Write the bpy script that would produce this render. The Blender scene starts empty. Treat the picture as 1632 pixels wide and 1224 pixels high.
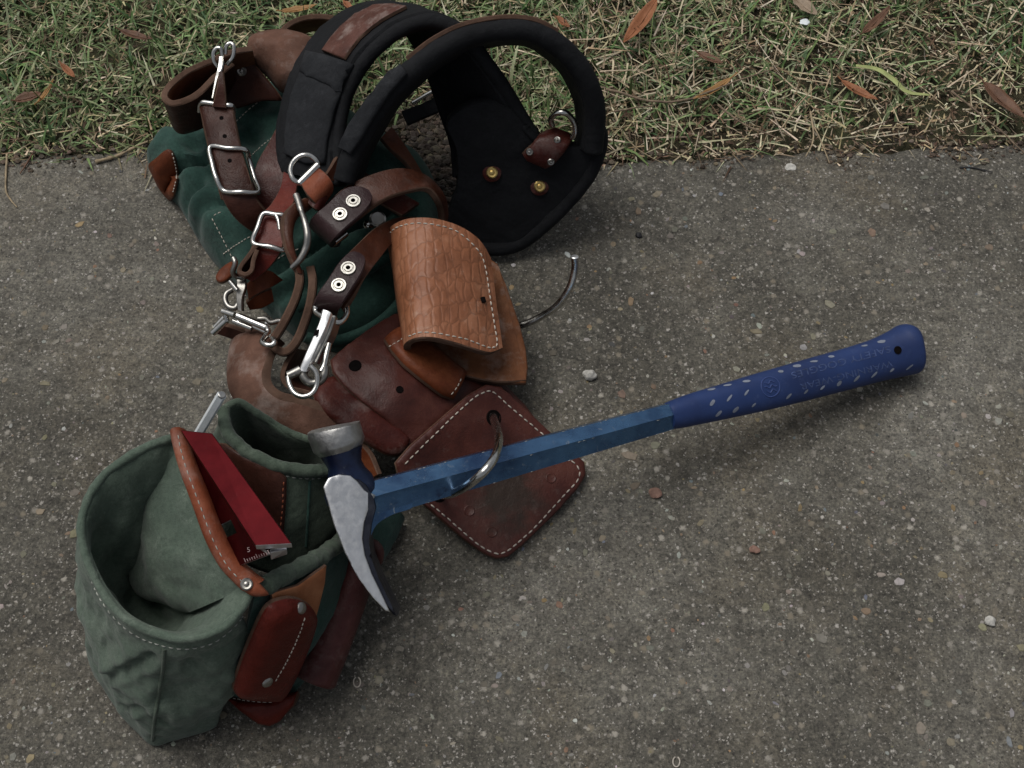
import bpy, bmesh, math, random
import numpy as np
from math import radians, sin, cos, pi, sqrt
from mathutils import Vector, Matrix, noise
from mathutils.geometry import delaunay_2d_cdt
from mathutils.bvhtree import BVHTree

random.seed(7)
rng = np.random.default_rng(7)
SC = bpy.context.scene
COL = SC.collection

# ------------------------------------------------------------------ camera
PITCH, DIST, HFOV = radians(60), 0.87, radians(42)
W, H = 1632, 1224
CAM = Vector((0.0, -DIST * cos(PITCH), DIST * sin(PITCH)))
cd_ = bpy.data.cameras.new('camera')
cd_.sensor_width = 36.0
cd_.lens = 18.0 / math.tan(HFOV / 2)
cd_.clip_start = 0.01
cd_.clip_end = 300.0
cam = bpy.data.objects.new('camera', cd_)
cam.location = CAM
cam.rotation_euler = (pi / 2 - PITCH, 0, 0)
COL.objects.link(cam)
SC.camera = cam
FPX = (W / 2) / math.tan(HFOV / 2)
RIGHT = Vector((1, 0, 0))
UP = Vector((0, sin(PITCH), cos(PITCH)))
FWD = Vector((0, cos(PITCH), -sin(PITCH)))

# ------------------------------------------------------------------ light (overcast afternoon)
SUN_EL, SUN_AZ = radians(67), radians(-56)          # azimuth measured from +Y towards +X
world = bpy.data.worlds.new('World')
SC.world = world
world.use_nodes = True
wn = world.node_tree
for n_ in list(wn.nodes):
    wn.nodes.remove(n_)
wo = wn.nodes.new('ShaderNodeOutputWorld')
wb = wn.nodes.new('ShaderNodeBackground')
ws = wn.nodes.new('ShaderNodeTexSky')
ws.sky_type = 'NISHITA'
ws.sun_disc = False
ws.sun_elevation = SUN_EL
ws.sun_rotation = SUN_AZ
ws.dust_density = 4.0
wh = wn.nodes.new('ShaderNodeHueSaturation')
wh.inputs['Saturation'].default_value = 0.28
wn.links.new(ws.outputs[0], wh.inputs['Color'])
wn.links.new(wh.outputs[0], wb.inputs[0])
wn.links.new(wb.outputs[0], wo.inputs[0])
wb.inputs[1].default_value = 0.062
sd = bpy.data.lights.new('sun', 'SUN')
sd.energy = 1.4
sd.angle = radians(40)
sd.color = (1.0, 0.965, 0.91)
sun = bpy.data.objects.new('sun', sd)
sdir = Vector((sin(SUN_AZ) * cos(SUN_EL), cos(SUN_AZ) * cos(SUN_EL), sin(SUN_EL)))
sun.rotation_euler = (-sdir).to_track_quat('-Z', 'Y').to_euler()
sun.location = sdir * 5
COL.objects.link(sun)
SC.view_settings.view_transform = 'Standard'
SC.view_settings.look = 'None'
SC.view_settings.exposure = 0.48
SC.view_settings.gamma = 1.0
SC.view_settings.use_curve_mapping = False
SC.render.engine = 'CYCLES'
SC.render.resolution_x, SC.render.resolution_y = 1024, 768

# ------------------------------------------------------------------ helpers
def ray(px, py):
    return (RIGHT * ((px - W / 2) / FPX) - UP * ((py - H / 2) / FPX) + FWD)

def P(px, py, z):
    d = ray(px, py)
    return CAM + d * ((z - CAM.z) / d.z)

def Pp(px, py, p0, n):
    d = ray(px, py)
    return CAM + d * ((p0 - CAM).dot(n) / d.dot(n))

def pix(p):
    v = p - CAM
    k = FPX / v.dot(FWD)
    return (W / 2 + v.dot(RIGHT) * k, H / 2 - v.dot(UP) * k)

def cr(pts, n, closed=False):
    """Catmull-Rom through pts (tuples), n samples, uniform by index."""
    pts = [np.array(p, float) for p in pts]
    m = len(pts)
    out = []
    for i in range(n):
        if closed:
            u = i / n * m
            k = int(u); f = u - k
            p0, p1, p2, p3 = (pts[(k + j) % m] for j in (-1, 0, 1, 2))
        else:
            u = i / (n - 1) * (m - 1)
            k = min(int(u), m - 2); f = u - k
            p1, p2 = pts[k], pts[k + 1]
            p0 = pts[k - 1] if k > 0 else 2 * p1 - p2
            p3 = pts[k + 2] if k + 2 < m else 2 * p2 - p1
        out.append(0.5 * ((2 * p1) + (-p0 + p2) * f + (2 * p0 - 5 * p1 + 4 * p2 - p3) * f * f + (-p0 + 3 * p1 - 3 * p2 + p3) * f ** 3))
    return out

def px3(pts, n, closed=False):
    return [P(*q) for q in cr(pts, n, closed)]

def tag(o, label, cat, group=None, kind=None):
    if label: o['label'] = label
    if cat: o['category'] = cat
    if group: o['group'] = group
    if kind: o['kind'] = kind
    return o

def thing(name, label, cat, loc, group=None):
    o = bpy.data.objects.new(name, None)
    o.empty_display_size = 0.02
    o.location = loc
    COL.objects.link(o)
    return tag(o, label, cat, group)

def obj(name, verts, faces, mats, parent=None, fm=None, smooth=True, sharp=None, kind=None):
    me = bpy.data.meshes.new(name)
    me.from_pydata([tuple(v) for v in verts], [], faces)
    if not isinstance(mats, (list, tuple)):
        mats = [mats]
    for m in mats:
        me.materials.append(m)
    if fm is not None:
        me.polygons.foreach_set('material_index', [min(i, len(mats) - 1) for i in fm])
    if smooth:
        me.polygons.foreach_set('use_smooth', [True] * len(me.polygons))
    me.validate()
    me.update()
    if sharp:
        me.set_sharp_from_angle(angle=radians(sharp))
    o = bpy.data.objects.new(name, me)
    COL.objects.link(o)
    if parent is not None:
        par(o, parent)
    if kind:
        o['kind'] = kind
    return o

def root_loc(p):
    v = Vector(p.location)
    q = p.parent
    while q is not None:
        v = v + Vector((0, 0, 0))
        q = q.parent
    return v

def par(o, p):
    o.parent = p
    # parts are modelled in world coordinates: cancel the root's offset
    r = p
    while r.parent is not None:
        r = r.parent
    o.matrix_parent_inverse = Matrix.Translation(-Vector(r.location)) if p is r else Matrix.Identity(4)

def strap(name, A, B, t, mats, parent=None, n=48, m=6, crown=0.0, flip=False, wob=0.0, taper=None):
    a = [P(*q) for q in cr(A, n)]
    b = [P(*q) for q in cr(B, n)]
    c = [(x + y) / 2 for x, y in zip(a, b)]
    verts, faces, fm = [], [], []
    prev = None
    ring = None
    for i in range(n):
        T = c[min(i + 1, n - 1)] - c[max(i - 1, 0)]
        w = b[i] - a[i]
        L = w.length
        N = T.cross(w)
        if N.length < 1e-9:
            N = prev if prev else Vector((0, 0, 1))
        N = N.normalized()
        if prev is None:
            if (N.dot(CAM - c[i]) < 0) != flip:
                N = -N
        elif N.dot(prev) < 0:
            N = -N
        prev = N
        tt = t if taper is None else t * taper(i / (n - 1))
        e = min(0.3, 0.16 * tt / max(L, 1e-6))
        sec = []
        for j in range(m + 1):
            s = e + (1 - 2 * e) * j / m
            k = crown * 4 * s * (1 - s)
            if wob:
                q = a[i] + w * s
                k += wob * (noise.noise(q * 55.0) + 0.5 * noise.noise(q * 130.0))
            sec.append((a[i] + w * s + N * (tt / 2 + k)))
        sec.append(b[i] + N * tt * 0.32)
        sec.append(b[i] - N * tt * 0.32)
        for j in range(m, -1, -1):
            s = e + (1 - 2 * e) * j / m
            k = crown * 4 * s * (1 - s)
            if wob:
                q = a[i] + w * s
                k += wob * (noise.noise(q * 55.0) + 0.5 * noise.noise(q * 130.0))
            sec.append((a[i] + w * s + N * (-tt / 2 + k)))
        sec.append(a[i] - N * tt * 0.32)
        sec.append(a[i] + N * tt * 0.32)
        R = len(sec)
        base = len(verts)
        verts += sec
        if i:
            for j in range(R):
                k = (j + 1) % R
                faces.append((base - R + j, base - R + k, base + k, base + j))
                fm.append(0 if j < m else (2 if m + 3 <= j < 2 * m + 3 else 1))
    faces.append(tuple(range(R))[::-1]); fm.append(1)
    faces.append(tuple(range(len(verts) - R, len(verts)))); fm.append(1)
    return obj(name, verts, faces, mats, parent, fm, sharp=38)

def tube_mesh(pts, r, seg=10, closed=False, caps=True):
    n = len(pts)
    rr = r if isinstance(r, (list, tuple)) else [r] * n
    verts, faces = [], []
    prevN = None
    for i in range(n):
        if closed:
            T = pts[(i + 1) % n] - pts[i - 1]
        else:
            T = pts[min(i + 1, n - 1)] - pts[max(i - 1, 0)]
        T = T.normalized()
        if prevN is None:
            N = T.orthogonal().normalized()
        else:
            N = (prevN - T * prevN.dot(T))
            N = N.normalized() if N.length > 1e-9 else T.orthogonal().normalized()
        prevN = N
        Bn = T.cross(N)
        for j in range(seg):
            a = 2 * pi * j / seg
            verts.append(pts[i] + (N * cos(a) + Bn * sin(a)) * rr[i])
        if i:
            b = i * seg
            for j in range(seg):
                k = (j + 1) % seg
                faces.append((b - seg + j, b - seg + k, b + k, b + j))
    if closed:
        # match the seam by nearest rotation
        b = (n - 1) * seg
        best = min(range(seg), key=lambda s: (verts[b] - verts[s]).length)
        for j in range(seg):
            k = (j + 1) % seg
            faces.append((b + j, b + k, (best + k) % seg, (best + j) % seg))
    elif caps:
        faces.append(tuple(range(seg))[::-1])
        faces.append(tuple(range(len(verts) - seg, len(verts))))
    return verts, faces

def tube(name, P3, r, mat, parent=None, seg=10, closed=False, sharp=50):
    v, f = tube_mesh(P3, r, seg, closed)
    return obj(name, v, f, mat, parent, sharp=sharp)

def wire(name, pts, r, mat, parent=None, n=40, closed=False, seg=10):
    return tube(name, px3(pts, n, closed), r, mat, parent, seg, closed)

def inpoly(x, y, poly):
    c = False
    j = len(poly) - 1
    for i in range(len(poly)):
        xi, yi = poly[i]; xj, yj = poly[j]
        if (yi > y) != (yj > y) and x < (xj - xi) * (y - yi) / (yj - yi) + xi:
            c = not c
        j = i
    return c

def pdist(x, y, poly):
    p = np.asarray(poly, float)
    q = np.roll(p, -1, 0)
    d = q - p
    l2 = (d ** 2).sum(1) + 1e-12
    t = np.clip(((np.array([x, y]) - p) * d).sum(1) / l2, 0, 1)
    e = p + d * t[:, None] - np.array([x, y])
    return float(np.sqrt((e ** 2).sum(1).min()))

def rounded(poly, k=6, n=None):
    return [tuple(q[:2]) for q in cr(poly, n or len(poly) * k, True)]

def dense(poly, step):
    out = []
    m = len(poly)
    for i in range(m):
        a, b = poly[i], poly[(i + 1) % m]
        L = math.hypot(b[0] - a[0], b[1] - a[1])
        k = max(1, int(L / step))
        for j in range(k):
            out.append((a[0] + (b[0] - a[0]) * j / k, a[1] + (b[1] - a[1]) * j / k))
    return out

def sheet(name, outline, loc, t, mats, parent=None, sm=True, step=8, puff=0.0, R=20.0, holes=(), off=0.0, wob=0.0, wsc=60.0, nrm=None, edge=0.72, flat_bottom=None, hfun=None):
    """A piece of sheet material: outline traced in picture units, laid on the surface loc(px, py) and given real thickness."""
    out = rounded(outline, 5) if sm else list(outline)
    out = dense(out, step)
    pts = list(out)
    edges = [(i, (i + 1) % len(out)) for i in range(len(out))]
    bnd = len(out)
    hp = []
    for h in holes:
        hh = dense(h, step)
        b0 = len(pts)
        pts += hh
        edges += [(b0 + i, b0 + (i + 1) % len(hh)) for i in range(len(hh))]
        hp.append(hh)
    x0 = min(p[0] for p in out); x1 = max(p[0] for p in out)
    y0 = min(p[1] for p in out); y1 = max(p[1] for p in out)
    # inset ring keeps the rim rounded
    cx = sum(p[0] for p in out) / bnd; cy = sum(p[1] for p in out) / bnd
    ins = min(2.2, step * 0.3)
    for i in range(bnd):
        ax, ay = out[i - 1]; bx, by = out[(i + 1) % bnd]
        dx, dy = by - ay, -(bx - ax)
        L = math.hypot(dx, dy) or 1
        for sgn in (1, -1):
            q = (out[i][0] + sgn * dx / L * ins, out[i][1] + sgn * dy / L * ins)
            if inpoly(q[0], q[1], out) and pdist(q[0], q[1], out) > ins * 0.8:
                pts.append(q)
                break
    yy = y0
    row = 0
    while yy < y1:
        xx = x0 + (step / 2 if row % 2 else 0)
        while xx < x1:
            if inpoly(xx, yy, out) and pdist(xx, yy, out) > step * 0.75:
                if not any(inpoly(xx, yy, h) or pdist(xx, yy, h) < step * 0.4 for h in hp):
                    pts.append((xx, yy))
            xx += step
        yy += step * 0.87
        row += 1
    vs, es, fs = delaunay_2d_cdt([Vector(p) for p in pts], edges, [], 0, 1e-4)[:3]
    tris = []
    for f in fs:
        mx = sum(vs[i].x for i in f) / 3; my = sum(vs[i].y for i in f) / 3
        if inpoly(mx, my, out) and not any(inpoly(mx, my, h) for h in hp):
            a, b, c = (vs[i] for i in f)
            if (b - a).cross(c - a) > 0:       # picture y runs down: orient so the face looks at the viewer
                f = [f[0], f[2], f[1]]
            tris.append(tuple(f))
    L3 = [loc(v.x, v.y) for v in vs]
    ok = [l for l in L3 if l is not None]
    base = []
    for l, v in zip(L3, vs):
        if l is None:
            l = min(ok, key=lambda q: (pix(q)[0] - v.x) ** 2 + (pix(q)[1] - v.y) ** 2)
            dz = (l - CAM).dot(FWD)
            d = ray(v.x, v.y)
            l = CAM + d * dz
        base.append(l)
    N = [Vector() for _ in vs]
    for f in tris:
        a, b, c = (base[i] for i in f)
        q = (b - a).cross(c - a)
        for i in f:
            N[i] += q
    NN = sum(N, Vector()).normalized()
    if NN.dot(CAM - base[0]) < 0:
        NN = -NN
    if nrm is not None:
        NN = nrm
    onb = set()
    cnt = {}
    for f in tris:
        for k in range(3):
            e = (f[k], f[(k + 1) % 3])
            cnt[tuple(sorted(e))] = cnt.get(tuple(sorted(e)), 0) + 1
    for e, c in cnt.items():
        if c == 1:
            onb.update(e)
    top, bot = [], []
    for i, v in enumerate(vs):
        n_ = N[i].normalized() if N[i].length > 0 else NN
        if n_.dot(NN) < 0.3 or nrm is not None:
            n_ = NN
        n_ = (n_ + NN).normalized()
        d = pdist(v.x, v.y, out)
        h = t * (edge if i in onb else 1.0)
        if puff:
            k = min(d / R, 1.0)
            h += puff * sqrt(max(0.0, 1 - (1 - k) ** 2))
        if wob:
            h += wob * min(1.0, d / 10.0) * (noise.noise(base[i] * wsc) + 0.5 * noise.noise(base[i] * wsc * 2.3))
        if hfun is not None:
            h += hfun(v.x, v.y) * min(1.0, d / 6.0)
        top.append(base[i] + n_ * (off + h))
        bb = base[i] + n_ * off
        if flat_bottom is not None:
            bb = Vector((bb.x, bb.y, flat_bottom))
        bot.append(bb)
    n = len(vs)
    faces = list(tris)
    fm = [0] * len(tris)
    for f in tris:
        faces.append((f[0] + n, f[2] + n, f[1] + n)); fm.append(2)
        for k in range(3):
            e = (f[k], f[(k + 1) % 3])
            if cnt[tuple(sorted(e))] == 1:
                faces.append((e[1], e[0], e[0] + n, e[1] + n)); fm.append(1)
    return obj(name, top + bot, faces, mats, parent, fm, sharp=62)

def tps(ctrl):
    c = np.array(ctrl, float)
    xy = c[:, :2] / 100.0
    n = len(c)
    def U(r2):
        return np.where(r2 > 1e-12, r2 * np.log(np.maximum(r2, 1e-12)), 0)
    K = U(((xy[:, None] - xy[None]) ** 2).sum(2))
    Pm = np.hstack([np.ones((n, 1)), xy])
    A = np.zeros((n + 3, n + 3))
    A[:n, :n] = K + np.eye(n) * 1e-6; A[:n, n:] = Pm; A[n:, :n] = Pm.T
    sol = np.linalg.lstsq(A, np.concatenate([c[:, 2], np.zeros(3)]), rcond=None)[0]
    def f(x, y):
        q = np.array([x, y]) / 100.0
        return float(U(((xy - q) ** 2).sum(1)) @ sol[:n] + sol[n] + sol[n + 1] * q[0] + sol[n + 2] * q[1])
    return f

def zsurf(ctrl):
    if isinstance(ctrl, (int, float)):
        return lambda x, y: P(x, y, ctrl)
    f = tps(ctrl)
    return lambda x, y: P(x, y, f(x, y))

_bv = {}
def bvh(o):
    if o.name not in _bv:
        me = o.data
        _bv[o.name] = BVHTree.FromPolygons([v.co.copy() for v in me.vertices], [tuple(p.vertices) for p in me.polygons])
    return _bv[o.name]

def hit(o, px, py):
    best = None
    for q in (o if isinstance(o, (list, tuple)) else [o]):
        d = ray(px, py).normalized()
        l, n, i, dist = bvh(q).ray_cast(CAM, d)
        if l is not None and (best is None or dist < best[2]):
            if n.dot(d) > 0:
                n = -n
            best = (l, n, dist)
    return best

def on(o):
    def f(x, y):
        h = hit(o, x, y)
        return h[0] if h else None
    return f

def plane_on(o, pts, lift=0.0):
    hs = [hit(o, x, y) for x, y in pts]
    q = np.array([h[0] for h in hs if h])
    c = q.mean(0)
    n = np.linalg.svd(q - c)[2][2]
    n = Vector(n).normalized()
    c = Vector(c)
    if n.dot(CAM - c) < 0: n = -n
    return lambda x, y: Pp(x, y, c + n * lift, n)

def lathe_mesh(prof, seg, loc, axis):
    axis = axis.normalized()
    u = axis.orthogonal().normalized(); v = axis.cross(u)
    verts, faces = [], []
    for i, (r, h) in enumerate(prof):
        for j in range(seg):
            a = 2 * pi * j / seg
            verts.append(loc + axis * h + (u * cos(a) + v * sin(a)) * r)
        if i:
            b = i * seg
            for j in range(seg):
                k = (j + 1) % seg
                faces.append((b - seg + j, b - seg + k, b + k, b + j))
    faces.append(tuple(range(seg))[::-1])
    faces.append(tuple(range(len(verts) - seg, len(verts))))
    return verts, faces

def lathe(name, prof, loc, axis, mat, parent, seg=24, sharp=40):
    v, f = lathe_mesh(prof, seg, loc, axis)
    return obj(name, v, f, mat, parent, sharp=sharp)

def rivet(o, px, py, r, mat, parent, style='cap', name='rivet'):
    h = hit(o, px, py)
    if not h:
        return None
    l, n, _ = h
    n = (n + Vector((0, 0, 0.3))).normalized()
    if style == 'ring':
        prof = [(r, -0.0012), (r, 0.0005), (r * .92, 0.0011), (r * .74, 0.0011), (r * .66, 0.0005), (r * .56, 0.0005), (r * .5, 0.0013), (r * .3, 0.0013), (r * .24, 0.0002), (r * .24, -0.0008)]
        ob = lathe(name, prof, l, n, mat, parent, 28)
        hv, hf = lathe_mesh([(r * .25, 0.0003), (r * .02, 0.0003)], 16, l, n)
        obj('socket', hv, hf, M['hole'], ob)
        return ob
    if style == 'burr':
        prof = [(r, -0.0012), (r, 0.0004), (r * .8, 0.0009), (r * .45, 0.0007), (r * .35, 0.0017), (r * .1, 0.002)]
    else:
        prof = [(r, -0.0012), (r, 0.0004), (r * .85, 0.0010), (r * .5, 0.0014), (r * .05, 0.0015)]
    return lathe(name, prof, l, n, mat, parent, 24)

def stitches(name, o, path, mat, parent, spacing=0.0046, ln=0.0030, r=0.00042, smooth=True, jit=0.15):
    """Thread stitches sewn along a traced line on the surface of o."""
    pts = cr(path, 200) if smooth and len(path) > 2 else [np.array(path[0]) + (np.array(path[-1]) - np.array(path[0])) * i / 199 for i in range(200)]
    H3 = []
    for q in pts:
        h = hit(o, q[0], q[1])
        if h:
            H3.append((h[0], h[1]))
    if len(H3) < 3:
        return None
    verts, faces = [], []
    acc = 0.0
    start = None
    i = 0
    s = [0.0]
    for k in range(1, len(H3)):
        s.append(s[-1] + min((H3[k][0] - H3[k - 1][0]).length, 0.01))
    tot = s[-1]
    def at(u):
        k = int(np.searchsorted(s, u))
        k = min(max(k, 1), len(s) - 1)
        f = (u - s[k - 1]) / max(s[k] - s[k - 1], 1e-9)
        return H3[k - 1][0].lerp(H3[k][0], min(max(f, 0), 1)), H3[k][1]
    u = 0.0
    while u + ln < tot:
        a, na = at(u); b, nb = at(u + ln)
        if (b - a).length > ln * 0.3:
            d = (b - a).normalized()
            sd_ = d.cross(na).normalized()
            jx = sd_ * random.uniform(-1, 1) * r * jit * 2
            c0 = len(verts)
            for fr, rad, hh in ((0, .35, -.2), (.25, 1, .55), (.75, 1, .55), (1, .35, -.2)):
                p = a.lerp(b, fr) + na * (r * hh) + jx
                for (x, y) in ((1, 0), (0, 1), (-1, 0), (0, -1)):
                    verts.append(p + (sd_ * x + na * y) * r * rad)
            for k in range(3):
                for j in range(4):
                    q = (j + 1) % 4
                    faces.append((c0 + k * 4 + j, c0 + k * 4 + q, c0 + k * 4 + 4 + q, c0 + k * 4 + 4 + j))
            faces.append((c0 + 3, c0 + 2, c0 + 1, c0)); faces.append((c0 + 12, c0 + 13, c0 + 14, c0 + 15))
        u += spacing * random.uniform(.95, 1.05)
    if not faces:
        return None
    return obj(name, verts, faces, mat, parent, kind='stuff')

# ------------------------------------------------------------------ materials
M = {}
class NT:
    def __init__(self, name):
        self.m = bpy.data.materials.new(name)
        self.m.use_nodes = True
        self.t = self.m.node_tree
        self.b = self.t.nodes['Principled BSDF']
        self.tc = self.t.nodes.new('ShaderNodeTexCoord')
    def new(self, k, **kw):
        n = self.t.nodes.new(k)
        for a, v in kw.items():
            setattr(n, a, v)
        return n
    def link(self, a, b):
        self.t.links.new(a, b)
    def noise(self, scale, detail=4, rough=.55, vec=None, dist=0.0):
        n = self.new('ShaderNodeTexNoise')
        n.inputs['Scale'].default_value = scale
        n.inputs['Detail'].default_value = detail
        n.inputs['Roughness'].default_value = rough
        n.inputs['Distortion'].default_value = dist
        self.link(vec or self.tc.outputs['Object'], n.inputs['Vector'])
        return n.outputs['Fac']
    def vor(self, scale, feature='F1', vec=None, out='Distance', rnd=1.0):
        n = self.new('ShaderNodeTexVoronoi', feature=feature)
        n.inputs['Scale'].default_value = scale
        n.inputs['Randomness'].default_value = rnd
        self.link(vec or self.tc.outputs['Object'], n.inputs['Vector'])
        return n.outputs[out]
    def ramp(self, fac, stops):
        n = self.new('ShaderNodeValToRGB')
        el = n.color_ramp.elements
        while len(el) < len(stops):
            el.new(0.5)
        for e, (p, c) in zip(el, stops):
            e.position = p
            e.color = c if len(c) == 4 else (*c, 1)
        self.link(fac, n.inputs[0])
        return n.outputs[0]
    def mix(self, fac, a, b, mode='MIX'):
        n = self.new('ShaderNodeMix', data_type='RGBA', blend_type=mode)
        for s, v in ((n.inputs[0], fac), (n.inputs[6], a), (n.inputs[7], b)):
            if isinstance(v, (int, float)):
                s.default_value = v
            elif isinstance(v, tuple):
                s.default_value = v if len(v) == 4 else (*v, 1)
            else:
                self.link(v, s)
        return n.outputs[2]
    def math(self, op, a, b=0.0):
        n = self.new('ShaderNodeMath', operation=op)
        for s, v in ((n.inputs[0], a), (n.inputs[1], b)):
            if isinstance(v, (int, float)):
                s.default_value = v
            else:
                self.link(v, s)
        return n.outputs[0]
    def bump(self, h, strength, dist, prev=None):
        n = self.new('ShaderNodeBump')
        n.inputs['Strength'].default_value = strength
        n.inputs['Distance'].default_value = dist
        self.link(h, n.inputs['Height'])
        if prev is not None:
            self.link(prev, n.inputs['Normal'])
        self.link(n.outputs[0], self.b.inputs['Normal'])
        return n.outputs[0]
    def set(self, **kw):
        for k, v in kw.items():
            s = self.b.inputs[k]
            if isinstance(v, (int, float)):
                s.default_value = v
            elif isinstance(v, tuple):
                s.default_value = v if len(v) == 4 else (*v, 1)
            else:
                self.link(v, s)
        return self.m

def leather(name, dark, mid, light, rough=.5, scale=38, wear=.25, dust=0.0, grain=.35):
    t = NT(name)
    n1 = t.noise(scale, 5, .62, dist=.4)
    c = t.ramp(n1, [(.28, dark), (.52, mid), (.78, light)])
    n2 = t.noise(scale * 7, 3, .6)
    c = t.mix(t.ramp(n2, [(.35, (0, 0, 0)), (.7, (.35, .35, .35))]), c, dark)
    if wear:
        n3 = t.noise(scale * 2.2, 6, .75, dist=1.2)
        c = t.mix(t.ramp(n3, [(.6, (0, 0, 0)), (.74, (wear, wear, wear))]), c, light)
    if dust:
        n4 = t.noise(scale * 1.3, 6, .7)
        c = t.mix(t.ramp(n4, [(.5, (0, 0, 0)), (.72, (dust, dust, dust))]), c, (.42, .38, .35))
    b1 = t.bump(t.vor(900), grain * .6, .0004)
    t.bump(t.noise(230, 4, .6), grain, .0012, b1)
    r = t.ramp(t.noise(90, 4), [(.3, (rough - .1,) * 3), (.7, (rough + .14,) * 3)])
    return t.set(**{'Base Color': c, 'Roughness': r, 'Specular IOR Level': .15})

def canvas(name, dark, mid, light, scale=22, fade=.6, sheen=.10, wear=0.0):
    t = NT(name)
    n1 = t.noise(scale, 6, .70, dist=.2)
    c = t.ramp(n1, [(.22, dark), (.48, mid), (.86, light)])
    n2 = t.noise(scale * 2.2, 7, .72, dist=.1)
    c = t.mix(t.ramp(n2, [(.54, (0, 0, 0)), (.80, (fade, fade, fade))]), c, light)
    if wear:
        n3 = t.noise(scale * 2.6, 8, .8, dist=.35)
        c = t.mix(t.ramp(n3, [(.56, (0, 0, 0)), (.70, (wear, wear, wear))]), c, tuple(min(1, v * 1.9) for v in light))
        n4 = t.noise(scale * 1.4, 6, .7)
        c = t.mix(t.ramp(n4, [(.30, (wear,) * 3), (.42, (0, 0, 0))]), c, tuple(v * .55 for v in dark))
    w1 = t.noise(1500, 2, .5)
    c = t.mix(t.ramp(w1, [(.35, (.0, .0, .0)), (.68, (.5, .5, .5))]), c, dark)
    w2 = t.noise(420, 4, .7)
    c = t.mix(t.ramp(w2, [(.35, (.45, .45, .45)), (.55, (0, 0, 0))]), c, tuple(v * .7 for v in dark))
    b1 = t.bump(w1, .35, .0006)
    t.bump(t.noise(38, 4, .5, dist=.4), .6, .005, b1)
    return t.set(**{'Base Color': c, 'Roughness': .86, 'Specular IOR Level': .22, 'Sheen Weight': sheen, 'Sheen Roughness': .5})

def metal(name, col, rough=.22, metallic=1.0, scratch=.1, spec=.5, tarn=None):
    t = NT(name)
    n1 = t.noise(140, 5, .7, dist=.5)
    c = t.mix(t.ramp(n1, [(.42, (0, 0, 0)), (.72, (.55, .55, .55))]), col, tarn or tuple(v * .6 for v in col[:3]))
    r = t.ramp(t.noise(260, 5, .7), [(.3, (max(rough - .08, .04),) * 3), (.75, (rough + .14,) * 3)])
    t.bump(t.noise(420, 4, .6), scratch, .0005)
    return t.set(**{'Base Color': c, 'Roughness': r, 'Metallic': metallic, 'Specular IOR Level': spec})

def plain(name, col, rough=.6, spec=.4, var=.3, scale=80, bump=.1):
    t = NT(name)
    n1 = t.noise(scale, 5, .65)
    c = t.mix(t.ramp(n1, [(.35, (0, 0, 0)), (.7, (1, 1, 1))]), tuple(v * (1 - var) for v in col), tuple(min(1, v * (1 + var)) for v in col))
    t.bump(t.noise(scale * 6, 3), bump, .0006)
    return t.set(**{'Base Color': c, 'Roughness': rough, 'Specular IOR Level': spec})

M['brown'] = leather('brown_leather', (.028, .010, .006), (.056, .018, .010), (.098, .036, .022), .40, wear=.3, dust=.08)
M['darkbrown'] = leather('dark_brown_leather', (.019, .007, .005), (.036, .0125, .0085), (.064, .025, .018), .40)
M['burgundy'] = leather('burgundy_leather', (.028, .007, .006), (.054, .013, .010), (.085, .026, .019), .36, dust=.18)
M['dustybrown'] = leather('dusty_brown_leather', (.05, .021, .016), (.095, .042, .033), (.15, .078, .064), .5, dust=.45)
M['tab'] = leather('dark_tab_leather', (.020, .011, .012), (.032, .018, .019), (.05, .033, .034), .36, wear=.12)
M['tubeleather'] = leather('maroon_tube_leather', (.036, .012, .012), (.062, .021, .020), (.095, .040, .037), .34, dust=.15)
M['russet'] = leather('russet_leather', (.060, .016, .007), (.115, .030, .012), (.18, .060, .025), .45)
M['red'] = leather('red_brown_leather', (.050, .0075, .005), (.092, .0135, .009), (.135, .030, .020), .32)
M['tan'] = leather('tan_leather', (.20, .072, .030), (.30, .115, .052), (.40, .18, .09), .5)
M['tanback'] = leather('worn_tan_backing', (.07, .026, .011), (.13, .050, .021), (.20, .095, .050), .6, dust=.25)
M['orange'] = leather('orange_trim_leather', (.11, .028, .013), (.18, .050, .024), (.25, .090, .050), .5, dust=.2)
M['suede'] = leather('suede_leather', (.065, .034, .024), (.135, .070, .050), (.25, .155, .125), .8, scale=24, dust=.35)
M['rawedge'] = leather('raw_leather_edge', (.045, .026, .018), (.09, .052, .036), (.15, .092, .066), .8)
M['rawback'] = leather('raw_leather_back', (.06, .024, .012), (.11, .045, .022), (.17, .08, .045), .9)
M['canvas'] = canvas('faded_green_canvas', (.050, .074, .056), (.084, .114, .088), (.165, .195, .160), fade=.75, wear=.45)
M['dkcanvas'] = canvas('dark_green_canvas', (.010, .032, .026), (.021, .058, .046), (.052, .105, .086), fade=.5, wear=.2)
M['shadecanvas'] = canvas('shaded_green_canvas', (.034, .050, .036), (.062, .084, .062), (.12, .145, .112), fade=.6, wear=.25)  # darker copy of the faded green canvas, with shade put into its colour
M['black'] = canvas('black_padding', (.0040, .0045, .0056), (.0066, .0073, .0090), (.016, .0172, .020), scale=30, fade=.55, sheen=0.0, wear=.18)
M['dusty'] = canvas('dusty_black_webbing', (.0075, .0085, .0105), (.0125, .0138, .0165), (.034, .036, .040), scale=34, fade=.5, sheen=0.0, wear=.4)
M['steel'] = metal('plated_steel', (.54, .535, .51), .20, scratch=.12, tarn=(.22, .21, .19))
M['dullsteel'] = metal('dull_steel', (.30, .29, .27), .34, scratch=.2)
M['poll'] = metal('worn_steel', (.44, .44, .43), .42, scratch=.45, tarn=(.20, .19, .18))
M['claw'] = metal('ground_steel', (.80, .81, .82), .42, scratch=.25, tarn=(.64, .64, .64))
M['nickel'] = metal('worn_nickel', (.40, .39, .36), .36, scratch=.2)
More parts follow.
